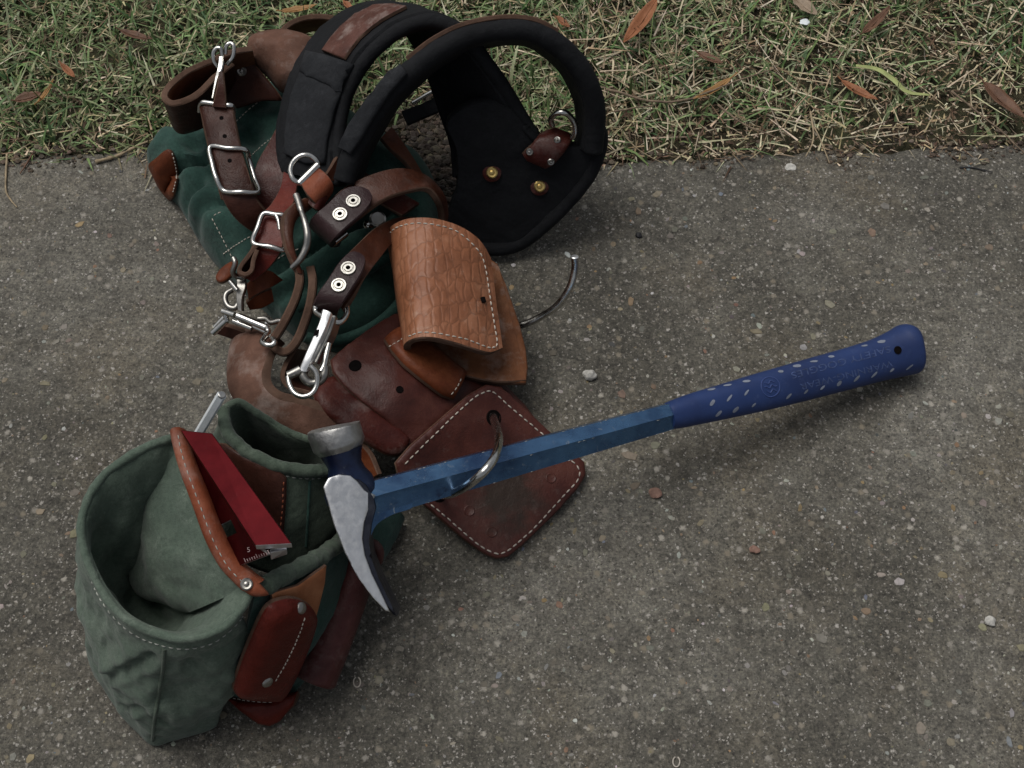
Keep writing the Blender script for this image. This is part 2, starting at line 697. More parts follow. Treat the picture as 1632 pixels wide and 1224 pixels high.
M['brass'] = metal('brass', (.55, .40, .15), .32)
t = NT('stained_plate_leather')
n1 = t.noise(38, 5, .62, dist=.4)
c = t.ramp(n1, [(.28, (.030, .0088, .0072)), (.52, (.056, .0155, .0115)), (.78, (.090, .030, .021))])
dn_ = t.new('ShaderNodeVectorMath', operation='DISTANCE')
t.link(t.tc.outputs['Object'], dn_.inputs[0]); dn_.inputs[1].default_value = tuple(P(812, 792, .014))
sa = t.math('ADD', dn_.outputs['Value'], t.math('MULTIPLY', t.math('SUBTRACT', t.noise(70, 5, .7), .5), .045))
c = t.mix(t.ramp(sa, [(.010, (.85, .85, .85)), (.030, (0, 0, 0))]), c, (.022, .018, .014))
c = t.mix(t.ramp(t.noise(60, 6, .75), [(.58, (0, 0, 0)), (.76, (.22, .22, .22))]), c, (.26, .21, .19))
b1 = t.bump(t.vor(900), .2, .0004)
t.bump(t.noise(160, 4, .6), .35, .0015, b1)
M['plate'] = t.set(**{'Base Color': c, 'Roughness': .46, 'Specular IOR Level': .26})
M['copper'] = metal('dull_brown_rivet', (.10, .055, .045), .45, metallic=.5)
M['thread'] = plain('pale_thread', (.42, .38, .33), .8, var=.25)
M['greythread'] = plain('grey_thread', (.30, .31, .28), .8, var=.25)
M['dimmark'] = plain('worn_white_mark', (.30, .22, .22), .7, var=.5, scale=300)
M['hole'] = plain('dark_hole', (.003, .002, .002), .95, spec=.1)
M['white'] = plain('white_plastic', (.62, .66, .68), .35, var=.08)
M['blackened'] = metal('blackened_steel', (.014, .016, .026), .34, metallic=.4, scratch=.2, tarn=(.05, .055, .07))
M['silver'] = metal('cut_aluminium', (.62, .62, .64), .38)

t = NT('blue_lacquer')
mp = t.new('ShaderNodeMapping'); mp.inputs['Rotation'].default_value = (0, 0, radians(-17)); mp.inputs['Scale'].default_value = (14, 330, 330)
t.link(t.tc.outputs['Object'], mp.inputs['Vector'])
stk = t.noise(1.0, 5, .7, vec=mp.outputs[0])
c = t.mix(t.ramp(t.noise(28, 5, .65), [(.35, (0, 0, 0)), (.65, (1, 1, 1))]), (.016, .046, .115), (.062, .145, .27))
c = t.mix(t.ramp(stk, [(.56, (0, 0, 0)), (.72, (.3, .3, .3))]), c, (.14, .24, .36))
c = t.mix(t.ramp(t.noise(120, 6, .8, dist=1.5), [(.60, (0, 0, 0)), (.68, (.75, .75, .75))]), c, (.26, .30, .34))
c = t.mix(t.ramp(t.noise(75, 6, .8, dist=.8), [(.30, (.8, .8, .8)), (.40, (0, 0, 0))]), c, (.010, .020, .060))
M['blue'] = t.set(**{'Base Color': c, 'Roughness': t.ramp(t.noise(90, 4), [(.3, (.22,) * 3), (.7, (.36,) * 3)]), 'Metallic': .7, 'Specular IOR Level': .6, 'Coat Weight': .25, 'Coat Roughness': .2})
t = NT('dark_blue_lacquer')
c = t.mix(t.ramp(t.noise(60, 5, .7), [(.35, (0, 0, 0)), (.75, (1, 1, 1))]), (.006, .009, .028), (.016, .032, .085))
c = t.mix(t.ramp(t.noise(190, 6, .8, dist=1.0), [(.6, (0, 0, 0)), (.75, (.5, .5, .5))]), c, (.16, .18, .21))
M['darkblue'] = t.set(**{'Base Color': c, 'Roughness': .32, 'Metallic': .4, 'Specular IOR Level': .5})
t = NT('blue_vinyl_grip')
c = t.mix(t.ramp(t.noise(30, 5, .6), [(.3, (0, 0, 0)), (.75, (1, 1, 1))]), (.009, .021, .078), (.016, .038, .130))
c = t.mix(t.ramp(t.noise(110, 6, .75), [(.55, (0, 0, 0)), (.8, (.3, .3, .3))]), c, (.085, .11, .21))
t.bump(t.noise(500, 3), .12, .0004)
M['grip'] = t.set(**{'Base Color': c, 'Roughness': .52, 'Specular IOR Level': .35})
M['gripworn'] = plain('worn_grip_dimple', (.16, .18, .23), .7, var=.35)
M['griplow'] = plain('embossed_grip', (.030, .055, .17), .55, var=.2)
t = NT('red_anodised')
c = t.mix(t.ramp(t.noise(50, 5, .6), [(.3, (0, 0, 0)), (.75, (1, 1, 1))]), (.046, .0034, .0050), (.088, .0065, .0090))
c = t.mix(t.ramp(t.noise(150, 6, .8, dist=1.4), [(.62, (0, 0, 0)), (.75, (.3, .3, .3))]), c, (.20, .08, .08))
M['redmetal'] = t.set(**{'Base Color': c, 'Roughness': t.ramp(t.noise(60, 5), [(.3, (.28,) * 3), (.7, (.48,) * 3)]), 'Metallic': .85, 'Specular IOR Level': .2})

# crocodile-embossed tan leather
t = NT('crocodile_embossed_leather')
mp = t.new('ShaderNodeMapping')
mp.inputs['Rotation'].default_value = (0, 0, radians(-14))
mp.inputs['Scale'].default_value = (190, 80, 60)
t.link(t.tc.outputs['Object'], mp.inputs['Vector'])
dn = t.new('ShaderNodeTexNoise'); dn.inputs['Scale'].default_value = .6
t.link(mp.outputs[0], dn.inputs['Vector'])
ad = t.new('ShaderNodeVectorMath', operation='ADD')
t.link(mp.outputs[0], ad.inputs[0]); t.link(dn.outputs['Color'], ad.inputs[1])
ve = t.new('ShaderNodeTexVoronoi', feature='DISTANCE_TO_EDGE')
ve.inputs['Scale'].default_value = 1.0
ve.inputs['Randomness'].default_value = .38
t.link(ad.outputs[0], ve.inputs['Vector'])
crk = t.ramp(ve.outputs['Distance'], [(.0, (0, 0, 0)), (.065, (1, 1, 1))])
c0 = t.ramp(t.noise(30, 5, .65, dist=.5), [(.3, (.140, .050, .022)), (.52, (.225, .086, .040)), (.76, (.315, .148, .084))])
c0 = t.mix(t.ramp(t.noise(85, 6, .75), [(.58, (0, 0, 0)), (.75, (.45, .45, .45))]), c0, (.40, .30, .24))
c1 = t.mix(.42, c0, (.075, .026, .010))
cc = t.mix(crk, c1, c0)
b1 = t.bump(t.ramp(ve.outputs['Distance'], [(.0, (0, 0, 0)), (.22, (1, 1, 1))]), .34, .0011)
t.bump(t.noise(420, 4), .3, .0006, b1)
M['croc'] = t.set(**{'Base Color': cc, 'Roughness': .52, 'Specular IOR Level': .4})

# exposed-aggregate concrete
t = NT('concrete')
big = t.noise(5.5, 6, .62, dist=.7)
base = t.ramp(big, [(.32, (.058, .055, .046)), (.50, (.105, .100, .085)), (.70, (.165, .158, .138))])
mid = t.noise(42, 5, .7)
base = t.mix(t.ramp(mid, [(.34, (.55, .55, .55)), (.62, (0, 0, 0))]), base, (.050, .046, .040))
warm = t.noise(9, 4, .6)
base = t.mix(t.ramp(warm, [(.5, (0, 0, 0)), (.72, (.45, .45, .45))]), base, (.155, .132, .096))
fine = t.noise(520, 6, .78)
base = t.mix(1.0, base, t.ramp(fine, [(.30, (.30, .30, .30)), (.5, (.95, .95, .95)), (.68, (1.75, 1.72, 1.65))]), 'MULTIPLY')
fine2 = t.noise(170, 5, .72, dist=.5)
base = t.mix(1.0, base, t.ramp(fine2, [(.32, (.55, .55, .55)), (.5, (1, 1, 1)), (.68, (1.4, 1.38, 1.32))]), 'MULTIPLY')
wnz = t.new('ShaderNodeTexNoise'); wnz.inputs['Scale'].default_value = 700; wnz.inputs['Detail'].default_value = 3
t.link(t.tc.outputs['Object'], wnz.inputs['Vector'])
wsc = t.new('ShaderNodeVectorMath', operation='SCALE'); wsc.inputs['Scale'].default_value = .0032
t.link(wnz.outputs['Color'], wsc.inputs[0])
wad = t.new('ShaderNodeVectorMath', operation='ADD')
t.link(t.tc.outputs['Object'], wad.inputs[0]); t.link(wsc.outputs[0], wad.inputs[1])
warped = wad.outputs[0]
# sand grains: three sizes of cells with their own random tone
def grains(base, scale, lo, hi, keep, stops):
    v = t.new('ShaderNodeTexVoronoi', feature='F1')
    v.inputs['Scale'].default_value = scale
    t.link(warped, v.inputs['Vector'])
    sp = t.new('ShaderNodeSeparateColor')
    t.link(v.outputs['Color'], sp.inputs[0])
    m_ = t.ramp(v.outputs['Distance'], [(lo, (1, 1, 1)), (hi, (0, 0, 0))])
    k_ = t.math('GREATER_THAN', sp.outputs[0], keep)
    f_ = t.math('MULTIPLY', m_, k_)
    col = t.ramp(sp.outputs[1], stops)
    return t.mix(f_, base, col), f_
base, g1 = grains(base, 620, .26, .50, .45, [(.0, (.030, .028, .025)), (.4, (.095, .088, .076)), (.75, (.19, .178, .155)), (1, (.36, .34, .31))])
base, g2 = grains(base, 300, .20, .42, .66, [(.0, (.045, .042, .037)), (.45, (.14, .128, .105)), (.8, (.21, .195, .17)), (1, (.38, .36, .33))])
base, g3 = grains(base, 150, .16, .38, .80, [(.0, (.085, .08, .07)), (.5, (.19, .165, .125)), (.8, (.22, .205, .18)), (1, (.32, .30, .26))])
h1 = t.bump(t.noise(900, 4, .7), .55, .0010)
h2 = t.bump(g1, .35, .0008, h1)
h3 = t.bump(g2, .4, .0012, h2)
t.bump(t.noise(120, 5, .65), .45, .0025, h3)
M['concrete'] = t.set(**{'Base Color': base, 'Roughness': .9, 'Specular IOR Level': .25})

def attr_mat(name, rough=.8, spec=.25, bump=0.0):
    t = NT(name)
    a = t.new('ShaderNodeAttribute', attribute_name='tint')
    n1 = t.noise(420, 3, .6)
    c = t.mix(t.ramp(n1, [(.3, (.72, .72, .72)), (.7, (1.1, 1.1, 1.1))]), (0, 0, 0), a.outputs['Color'])
    if bump:
        t.bump(t.noise(900, 3), bump, .0006)
    return t.set(**{'Base Color': c, 'Roughness': rough, 'Specular IOR Level': spec})
M['chip'] = attr_mat('stone_chip', .75, .35, .3)
M['blade'] = attr_mat('grass_blade', .6, .3)
M['straw'] = attr_mat('dry_straw', .85, .15)
t = NT('lawn_soil')
c = t.ramp(t.noise(60, 6, .7), [(.3, (.022, .017, .012)), (.5, (.045, .035, .024)), (.72, (.085, .066, .043))])
c = t.mix(t.ramp(t.noise(30, 6, .7), [(.40, (0, 0, 0)), (.65, (.8, .8, .8))]), c, (.075, .085, .042))
t.bump(t.noise(220, 5, .7), .9, .006)
M['soil'] = t.set(**{'Base Color': c, 'Roughness': .95, 'Specular IOR Level': .15})
def leafmat(name, a, b):
    t = NT(name)
    c = t.ramp(t.noise(70, 5, .65), [(.3, a), (.7, b)])
    c = t.mix(t.ramp(t.noise(350, 4, .7), [(.6, (0, 0, 0)), (.75, (.5, .5, .5))]), c, tuple(v * .35 for v in a))
    t.bump(t.noise(300, 4), .3, .001)
    return t.set(**{'Base Color': c, 'Roughness': .6, 'Specular IOR Level': .3})
M['leaf'] = leafmat('rust_brown_leaf', (.16, .060, .025), (.30, .125, .058))
M['leafdark'] = leafmat('dark_brown_leaf', (.070, .034, .020), (.15, .078, .046))
M['leafpale'] = leafmat('pale_brown_leaf', (.17, .125, .085), (.30, .235, .17))
M['leaftan'] = leafmat('tan_leaf', (.20, .10, .035), (.33, .19, .075))
M['twig'] = plain('twig_bark', (.17, .125, .085), .85, var=.4, scale=200, bump=.5)
M['twigpale'] = plain('pale_root', (.30, .235, .15), .85, var=.3, scale=200, bump=.5)
M['yellowgreen'] = plain('yellow_green_blade', (.30, .34, .13), .6, var=.25)
M['stone_white'] = plain('pale_pebble', (.42, .41, .38), .75, var=.35, scale=220, bump=.6)
M['stone_pink'] = plain('pinkish_pebble', (.22, .13, .10), .8, var=.35, scale=220, bump=.6)
M['rubber'] = plain('black_rubber', (.012, .012, .014), .6)

# ------------------------------------------------------------------ setting: pavement and lawn
EDGE = [(-260, 262), (0, 250), (120, 240), (260, 238), (420, 236), (640, 236), (760, 240), (900, 246), (1040, 250), (1160, 246), (1300, 240), (1450, 230), (1632, 226), (1900, 222)]
edge3 = [P(x, y, 0) for x, y in EDGE]
def edge_y(x):
    for a, b in zip(edge3, edge3[1:]):
        if a.x <= x <= b.x:
            return a.y + (b.y - a.y) * (x - a.x) / (b.x - a.x)
    return edge3[0].y if x < edge3[0].x else edge3[-1].y

def make_pavement():
    top = [Vector((-9, edge3[0].y - .02, 0))]
    x = -0.75
    while x <= 0.75:
        top.append(Vector((x, edge_y(x) + 0.0035 * noise.noise(Vector((x * 20, 3, 0))) * 2.4 + 0.002 * noise.noise(Vector((x * 150, 9, 0))), 0)))
        x += 0.006
    top.append(Vector((9, edge3[-1].y + .02, 0)))
    n = len(top)
    verts, faces = [], []
    for p in top:
        verts += [Vector((p.x, -4, 0)), Vector((p.x, p.y - .006, 0)), Vector((p.x, p.y, -.004)), Vector((p.x, p.y, -.1)), Vector((p.x, -4, -.1))]
    for i in range(n - 1):
        for k in range(5):
            l = (k + 1) % 5
            faces.append((i * 5 + k, (i + 1) * 5 + k, (i + 1) * 5 + l, i * 5 + l))
    o = obj('pavement', verts, faces, M['concrete'], smooth=False)
    o['kind'] = 'structure'
    return o
pavement = make_pavement()

def make_lawn():
    xs = sorted(set([-60, -20, -6, -2] + [round(-1 + .04 * i, 3) for i in range(51)] + [2, 6, 20, 60]))
    ys = sorted(set([-60, -20, -6, -4.2] + [round(.12 + .03 * i, 3) for i in range(36)] + [2, 4, 8, 20, 60]))
    verts, faces = [], []
    for y in ys:
        for x in xs:
            z = -0.012
            if y > .12 and abs(x) < 3:
                z = -0.008 + .006 * noise.noise(Vector((x * 9, y * 9, 1)))
            if -4.2 <= y <= .15:
                z = -0.05
            verts.append((x, y, z))
    nx = len(xs)
    for j in range(len(ys) - 1):
        for i in range(nx - 1):
            faces.append((j * nx + i, j * nx + i + 1, (j + 1) * nx + i + 1, (j + 1) * nx + i))
    o = obj('lawn', verts, faces, M['soil'])
    o['kind'] = 'structure'
    return o
lawn = make_lawn()

def strips_obj(name, strips, mat, parent=None, kind='stuff', label=None, cat=None):
    """strips: list of (list of (centre, half-width vector), colour); each a narrow blade."""
    verts, faces, cols = [], [], []
    for pts, col in strips:
        b = len(verts)
        n = len(pts)
        for i, (c, w) in enumerate(pts):
            if i == n - 1:
                verts.append(c); cols.append(col)
            else:
                verts.append(c - w); verts.append(c + w); cols.append(col); cols.append(col)
        for i in range(n - 2):
            faces.append((b + 2 * i, b + 2 * i + 1, b + 2 * i + 3, b + 2 * i + 2))
        faces.append((b + 2 * (n - 2), b + 2 * (n - 2) + 1, b + 2 * (n - 1)))
    o = obj(name, verts, faces, mat, parent)
    a = o.data.attributes.new('tint', 'FLOAT_COLOR', 'POINT')
    a.data.foreach_set('color', np.array([(*c, 1) for c in cols], dtype=np.float32).ravel())
    o['kind'] = kind
    if label: o['label'] = label
    if cat: o['category'] = cat
    return o

GREENS = [(0.098, 0.165, 0.055), (0.140, 0.213, 0.076), (0.177, 0.250, 0.104), (0.232, 0.287, 0.140), (0.073, 0.134, 0.051), (0.268, 0.299, 0.165)]
STRAWS = [(0.370, 0.302, 0.185), (0.470, 0.403, 0.274), (0.269, 0.207, 0.129), (0.157, 0.110, 0.069), (0.538, 0.482, 0.347), (0.084, 0.056, 0.038), (0.403, 0.347, 0.241)]
def jit(c, k=.2):
    f = 1 + random.uniform(-k, k)
    return tuple(min(1, v * f * (1 + random.uniform(-.08, .08))) for v in c)

def greenness(x, y):
    """how green the turf is at a spot: thick at the left and towards the back, thin and strawy to the right and along the slab"""
    d = y - edge_y(x)
    g = 1.10 - 0.82 * max(0.0, min(1.0, (x + 0.05) / 0.35)) + 0.9 * max(0.0, min(0.22, d - 0.03)) / 0.22 * 0.6
    g += 0.55 * noise.noise(Vector((x * 17, y * 17, 4.0))) + .3 * noise.noise(Vector((x * 45, y * 45, 2.0)))
    if d < 0.025:
        g -= .32
    return g

def bare(x, y):
    q = P(690, 250, 0)
    return (Vector((x, y, 0)) - q).length < 0.055

def blade(base, az, L, lean, w, curl, k=4):
    d = Vector((cos(az), sin(az), 0))
    side = Vector((-sin(az), cos(az), 0))
    pts = []
    p = base.copy()
    ang = lean
    for i in range(k):
        f = i / (k - 1)
        pts.append((p.copy(), side * (w * (1 - .75 * f) * .5)))
        p = p + (d * sin(ang) + Vector((0, 0, cos(ang)))) * (L / (k - 1))
        ang += curl
    return pts

def make_grass():
    green, straw, far = [], [], []
    # near turf
    n = 0
    while n < 17000:
        x = random.uniform(-.62, .62); y = random.uniform(.155, .58)
        d = y - edge_y(x)
        if d < -0.003 or bare(x, y) or noise.noise(Vector((x * 22, y * 22, 8))) > .38:
            continue
        if d > .24 and random.random() < .4:
            continue
        n += 1
        if random.random() < greenness(x, y):
            L = random.uniform(.012, .036) * (1.5 if random.random() < .15 else 1); w = random.uniform(.0011, .0030) * (1.35 if random.random() < .25 else 1)
            green.append((blade(Vector((x, y, -.008)), random.uniform(0, 2 * pi), L, random.uniform(.15, 1.3), w, random.uniform(-.15, .55), 5), jit(random.choice(GREENS))))
    # a thick layer of fallen straw and clippings
    n = 0
    while n < 40000:
        x = random.uniform(-.62, .62); y = random.uniform(.15, .58)
        d = y - edge_y(x)
        over = random.random()
        if d < -0.020 * over ** 3 * max(.10, .5 + 2.2 * noise.noise(Vector((x * 14, 3, 0)))) - .001 + .004 * noise.noise(Vector((x * 30, 7, 0))):
            continue
        if bare(x, y) and random.random() < .55:
            continue
        if d > .24 and random.random() < .55:
            continue
        n += 1
        if x < .02 and d > .02 and random.random() < .34:
            continue
        g = greenness(x, y)
        z = random.uniform(-.006, .006 if d > 0.01 else .0015)
        if d <= 0:
            z = random.uniform(.0006, .002)
        az = random.uniform(0, 2 * pi)
        L = random.choice([random.uniform(.003, .008), random.uniform(.004, .012), random.uniform(.008, .022)])
        w = random.uniform(.0005, .0015) if L > .008 else random.uniform(.0008, .0020)
        lean = random.uniform(1.25, 1.75) if random.random() < .75 else random.uniform(.7, 1.3)
        if d < .004:
            lean = pi / 2 - random.uniform(0, .1)
        if x > .08 and random.random() < min(1, (x - .08) / .15):
            L *= .62
        c = random.choice(STRAWS if random.random() < .72 else STRAWS[3:4] + STRAWS[5:6] + [(.17, .115, .075), (.10, .068, .045)])
        if x < .05 and random.random() < .55:
            c = tuple(.6 * a + .4 * b for a, b in zip(c, random.choice(GREENS)))
        if bare(x, y):
            c = random.choice([(.06, .045, .03), (.09, .065, .045), (.04, .03, .022), (.16, .12, .08)])
        straw.append((blade(Vector((x, y, z)), az, L, lean, w, random.uniform(-.35, .35) if d > .004 else 0.0), jit(c, .4)))
    # longer flattened stalks lying on the thin, strawy side
    for _ in range(650):
        x = random.uniform(-.05, .62) if random.random() < .95 else random.uniform(-.6, 0); y = edge_y(x) + random.uniform(-.006, .22)
        if bare(x, y): continue
        d = y - edge_y(x)
        az = random.uniform(0, 2 * pi) if d > .03 else random.uniform(-.6, pi + .6)
        straw.append((blade(Vector((x, y, random.uniform(.001, .007) if d > 0 else .0015)), az, random.uniform(.016, .042), random.uniform(1.4, 1.62) if d > .01 else pi / 2, random.uniform(.0008, .0017), random.uniform(-.04, .07) if d > .01 else 0, 6), jit(random.choice(STRAWS[:2] + STRAWS[4:5] + STRAWS[6:]), .3)))
    # sparser tufts round about, where the lawn goes on
    for _ in range(34000):
        x = random.uniform(-1.9, 1.9) ; y = .19 + 1.7 * random.random() ** 1.3
        if abs(x) < .62 and y < .58:
            continue
        if y < edge_y(x) + .004:
            continue
        L = random.uniform(.014, .045)
        c = random.choice(GREENS + STRAWS)
        far.append((blade(Vector((x, y, -.012)), random.uniform(0, 2 * pi), L, random.uniform(.2, 1.3), random.uniform(.0015, .0045), random.uniform(0, .5)), jit(c)))
    strips_obj('grass', green + far, M['blade'], label='short green grass blades growing in the lawn beside the concrete', cat='grass')
    strips_obj('straw', straw, M['straw'], label='dry straw and clippings matted between the grass beside the concrete', cat='straw')
make_grass()

def make_chips():
    """stone chips standing slightly proud of the concrete"""
    verts, faces, cols = [], [], []
    ico = bmesh.new()
    bmesh.ops.create_icosphere(ico, subdivisions=1, radius=1.0)
    iv = [v.co.copy() for v in ico.verts]; fi = [tuple(v.index for v in f.verts) for f in ico.faces]
    ico.free()
    pal = [(.22, .21, .185)] * 6 + [(.165, .152, .128)] * 7 + [(.20, .165, .11)] * 4 + [(.30, .29, .265)] * 3 + [(.18, .105, .07), (.07, .07, .07), (.07, .065, .06), (.22, .155, .085), (.42, .41, .385), (.13, .145, .16)]
    for _ in range(5200):
        x = random.uniform(-.5, .5); y = random.uniform(-.34, .25)
        if y > edge_y(x) - .004:
            continue
        r = min(.0026, .0004 + random.expovariate(1 / .0005))
        dull = random.random() < .05
        if dull: r = random.uniform(.0018, .0036)
        sx, sy = r * random.uniform(.7, 1.5), r * random.uniform(.6, 1.1)
        a = random.uniform(0, pi)
        c = jit(random.choice([(.15, .135, .105), (.17, .15, .115), (.13, .125, .11), (.16, .115, .08), (.19, .165, .11)] if dull else pal), .25)
        b = len(verts)
        for v in iv:
            k = 1 + .55 * noise.noise(v * 1.5 + Vector((x * 999, y * 999, 0)))
            vx, vy = v.x * sx * k, v.y * sy * k
            verts.append((x + vx * cos(a) - vy * sin(a), y + vx * sin(a) + vy * cos(a), max(-.0006, min(v.z * r * .34 * k, r * .16))))
            cols.append(c)
        faces += [(b + i, b + j, b + k) for i, j, k in fi]
    o = obj('aggregate', verts, faces, M['chip'], pavement, smooth=False, kind='stuff')
    a = o.data.attributes.new('tint', 'FLOAT_COLOR', 'POINT')
    a.data.foreach_set('color', np.array([(*c, 1) for c in cols], dtype=np.float32).ravel())
make_chips()
# ------------------------------------------------------------------ claw hammer
L3 = [M['brown'], M['rawedge'], M['rawback']]
def lth(k):
    return [M[k], M['rawedge'], M['rawback']]

def make_hammer():
    H0, H1 = P(560, 790, .090), P(1462, 551, .0165)
    u = (H1 - H0).normalized()
    cdir = (CAM - H0).normalized()
    n = cdir - RIGHT * .19 - UP * .16
    n = (n - u * n.dot(u)).normalized()
    HP = lambda x, y, o=0.0: Pp(x, y, H0 + n * o, n)
    root = thing('claw_hammer', 'blue claw hammer with steel head lying through the wire loop of the leather holder', 'hammer', Vector((H1.x, H1.y, 0)))
    # claw with ground cheek
    claw = [(515, 776), (523, 762), (540, 756), (558, 758), (570, 768), (580, 781), (598, 789), (589, 808), (580, 832), (577, 858), (581, 884), (592, 914), (606, 943), (621, 975), (614, 973), (592, 950), (570, 920), (549, 880), (532, 836)]
    bodyo = [(516, 778), (524, 764), (541, 758), (557, 760), (569, 770), (580, 788), (584, 806), (577, 832), (574, 858), (578, 884), (589, 914), (603, 943), (618, 974), (612, 972), (592, 950), (570, 920), (549, 880), (532, 836)]
    o = sheet('claw', bodyo, lambda x, y: HP(x, y, -.0115), 0.0222, M['blackened'], root, sm=False, step=7, nrm=n, edge=.93)
    # the far cheek stands a little further towards the handle: the claw's inner curve is bevelled
    me = o.data
    nv = len(me.vertices) // 2
    for i in range(nv, 2 * nv):
        me.vertices[i].co += u * .0075
    def cheek_loc(x, y):
        k = min(1, max(0, (x - 560) / 38)) if y < 830 else 0
        return HP(x, y, .0106 - .0022 * k * k)
    sheet('ground_cheek', claw, cheek_loc, .0011, M['claw'], o, sm=False, step=6, nrm=n, edge=.6)
    # neck, poll and eye
    def ring_loft(name, st, mats, seg=28, sq=2.6, parent=root, caps=True):
        verts, faces = [], []
        for i, (x, y, hw, ht, ox) in enumerate(st):
            c = HP(x, y, ox)
            j = min(i + 1, len(st) - 1); k = max(i - 1, 0)
            T = (HP(st[j][0], st[j][1], st[j][4]) - HP(st[k][0], st[k][1], st[k][4])).normalized()
            Wd = n.cross(T).normalized()
            for a in range(seg):
                an = 2 * pi * a / seg
                ca, sa = cos(an), sin(an)
                ex = 2 / sq
                verts.append(c + Wd * hw * math.copysign(abs(ca) ** ex, ca) + n * ht * math.copysign(abs(sa) ** ex, sa))
            if i:
                b = i * seg
                for a in range(seg):
                    q = (a + 1) % seg
                    faces.append((b - seg + a, b - seg + q, b + q, b + a))
        faces.append(tuple(range(seg))[::-1]); faces.append(tuple(range(len(verts) - seg, len(verts))))
        return obj(name, verts, faces, mats, parent, sharp=40)
    ring_loft('neck', [(543, 716, .0120, .0120, 0), (545, 726, .0108, .0108, 0), (549, 740, .0094, .0098, 0), (552, 752, .0104, .0104, 0), (556, 764, .0130, .0100, 0), (560, 785, .0150, .0085, 0), (562, 800, .0140, .0070, 0)], M['darkblue'], sq=2.3)
    ring_loft('poll', [(531, 680, .0128, .0128, 0), (531.3, 681.5, .0143, .0143, 0), (532, 684.5, .0148, .0148, 0), (540, 708, .0146, .0146, 0), (541, 712, .0140, .0140, 0), (543, 719, .0118, .0118, 0)], M['poll'], sq=2.0, seg=40)
    # shank: ridged steel bar
    st = [(572, 771.3, 584, 826, .43), (586, 767.6, 598, 824.5, .43)] + [(x, 764 - .2607 * (x - 600), x + 12 - 4 * k / 9, 820 - .2984 * (x + 12 - 4 * k / 9 - 614), .42 + .05 * k / 9) for k, x in enumerate(np.linspace(602, 1062, 10))]
    verts, faces = [], []
    for i, (ax, ay, bx, by, rf) in enumerate(st):
        a, b = HP(ax, ay), HP(bx, by)
        r = a.lerp(b, rf)
        sec = [a + n * .0040, r - (b - a).normalized() * .0006 + n * .0078, r + (b - a).normalized() * .0014 + n * .0068, b + n * .0034, b - n * .0034, r - n * .0060, a - n * .0040]
        verts += sec
        if i:
            bs = i * 7
            for j in range(7):
                k = (j + 1) % 7
                faces.append((bs - 7 + j, bs - 7 + k, bs + k, bs + j))
    faces.append(tuple(range(7))[::-1]); faces.append(tuple(range(len(verts) - 7, len(verts))))
    obj('shank', verts, faces, M['blue'], root, smooth=True, sharp=12)
    wv, wf = [], []
    def edge_pts(which):
        out = []
        for (ax, ay, bx, by, rf) in st:
            a, b = HP(ax, ay), HP(bx, by)
            r = a.lerp(b, rf)
            out.append({0: a + n * .0040, 1: r + n * .0079, 2: b + n * .0034}[which])
        return out
    for which, prob in ((0, .30), (1, .12), (2, .08)):
        ep = edge_pts(which)
        for q0, q1 in zip(ep[2:], ep[3:]):
            m_ = max(2, int((q1 - q0).length / .003))
            for k in range(m_):
                if random.random() > prob: continue
                p0 = q0.lerp(q1, k / m_); p1 = q0.lerp(q1, (k + random.uniform(.4, 1.1)) / m_)
                tv_, tf_ = tube_mesh([p0, p0.lerp(p1, .5), p1], [.0001, random.uniform(.00012, .00026), .0001], 5)
                b_ = len(wv); wv.extend(tv_); wf.extend([tuple(i + b_ for i in f) for f in tf_])
    obj('edge_wear', wv, wf, M['poll'], root, kind='stuff')
    # curved shoulder that runs from the shank into the claw
    sheet('shoulder', [(578, 800), (600, 792), (640, 790), (652, 808), (620, 820), (596, 835), (584, 856), (574, 850)], lambda x, y: HP(x, y, -.0042), .0084, M['blue'], root, step=6, nrm=n)
    # grip
    g = [(1064, 663.5, 21), (1070, 662, 24), (1085, 658, 26), (1110, 651, 28), (1150, 641, 30), (1200, 628, 32.5), (1250, 615, 34), (1300, 601.5, 35), (1350, 588, 35.5), (1390, 576.5, 36.5), (1415, 568.5, 39), (1435, 561.5, 42), (1445, 557.5, 44), (1450, 556, 43.5), (1453, 555.2, 41), (1454.5, 555, 36)]
    gs = []
    for i, (x, y, hw) in enumerate(cr(g, 90)):
        hw *= .92
        a = HP(x, y); b = HP(x + hw * .27, y + hw * .96)
        m = (b - a).length
        gs.append((x, y, m, max(.0088, m * .72) if x < 1400 else m * (.72 + .16 * min(1, (x - 1400) / 50)), 0))
    grip = ring_loft('grip', gs, M['grip'], seg=48, sq=2.35)
    # moulded dimples, worn pale
    dv, df = [], []
    D = [(740, 390), (830, 360), (925, 335), (1020, 308), (1205, 248), (1300, 225), (355, 490), (445, 467), (550, 445), (360, 565), (455, 538), (550, 508), (395, 625), (490, 603), (590, 577), (785, 528), (880, 503), (972, 480), (1065, 457), (1162, 430), (1260, 408), (1358, 383), (1455, 367)]
    for q, (x, y) in enumerate(D):
        px_, py_ = 1032 + x / 3.487, 480 + y / 3.487
        h = hit(grip, px_, py_)
        if not h: continue
        l, nn, _ = h
        low = q >= 12 or y > 500 and q > 8
        ax = (u * .8 + n.cross(u) * (.55 if low else -.25))
        ax = (ax - nn * ax.dot(nn)).normalized()
        bx = nn.cross(ax)
        vv, ff = [], []
        b0 = len(dv)
        la, lb = random.uniform(.0018, .0032), random.uniform(.0007, .0014)
        for k in range(12):
            an = 2 * pi * k / 12
            wv = 1 + .25 * noise.noise(Vector((cos(an) * 2 + q * 7, sin(an) * 2, 0)))
            h2 = l + ax * la * cos(an) * wv + bx * lb * sin(an) * wv
            near = bvh(grip).find_nearest(h2)
            dv.append(near[0] + nn * .00022)
        dv.append(l + nn * .0003)
        for k in range(12):
            df.append((b0 + k, b0 + (k + 1) % 12, b0 + 12))
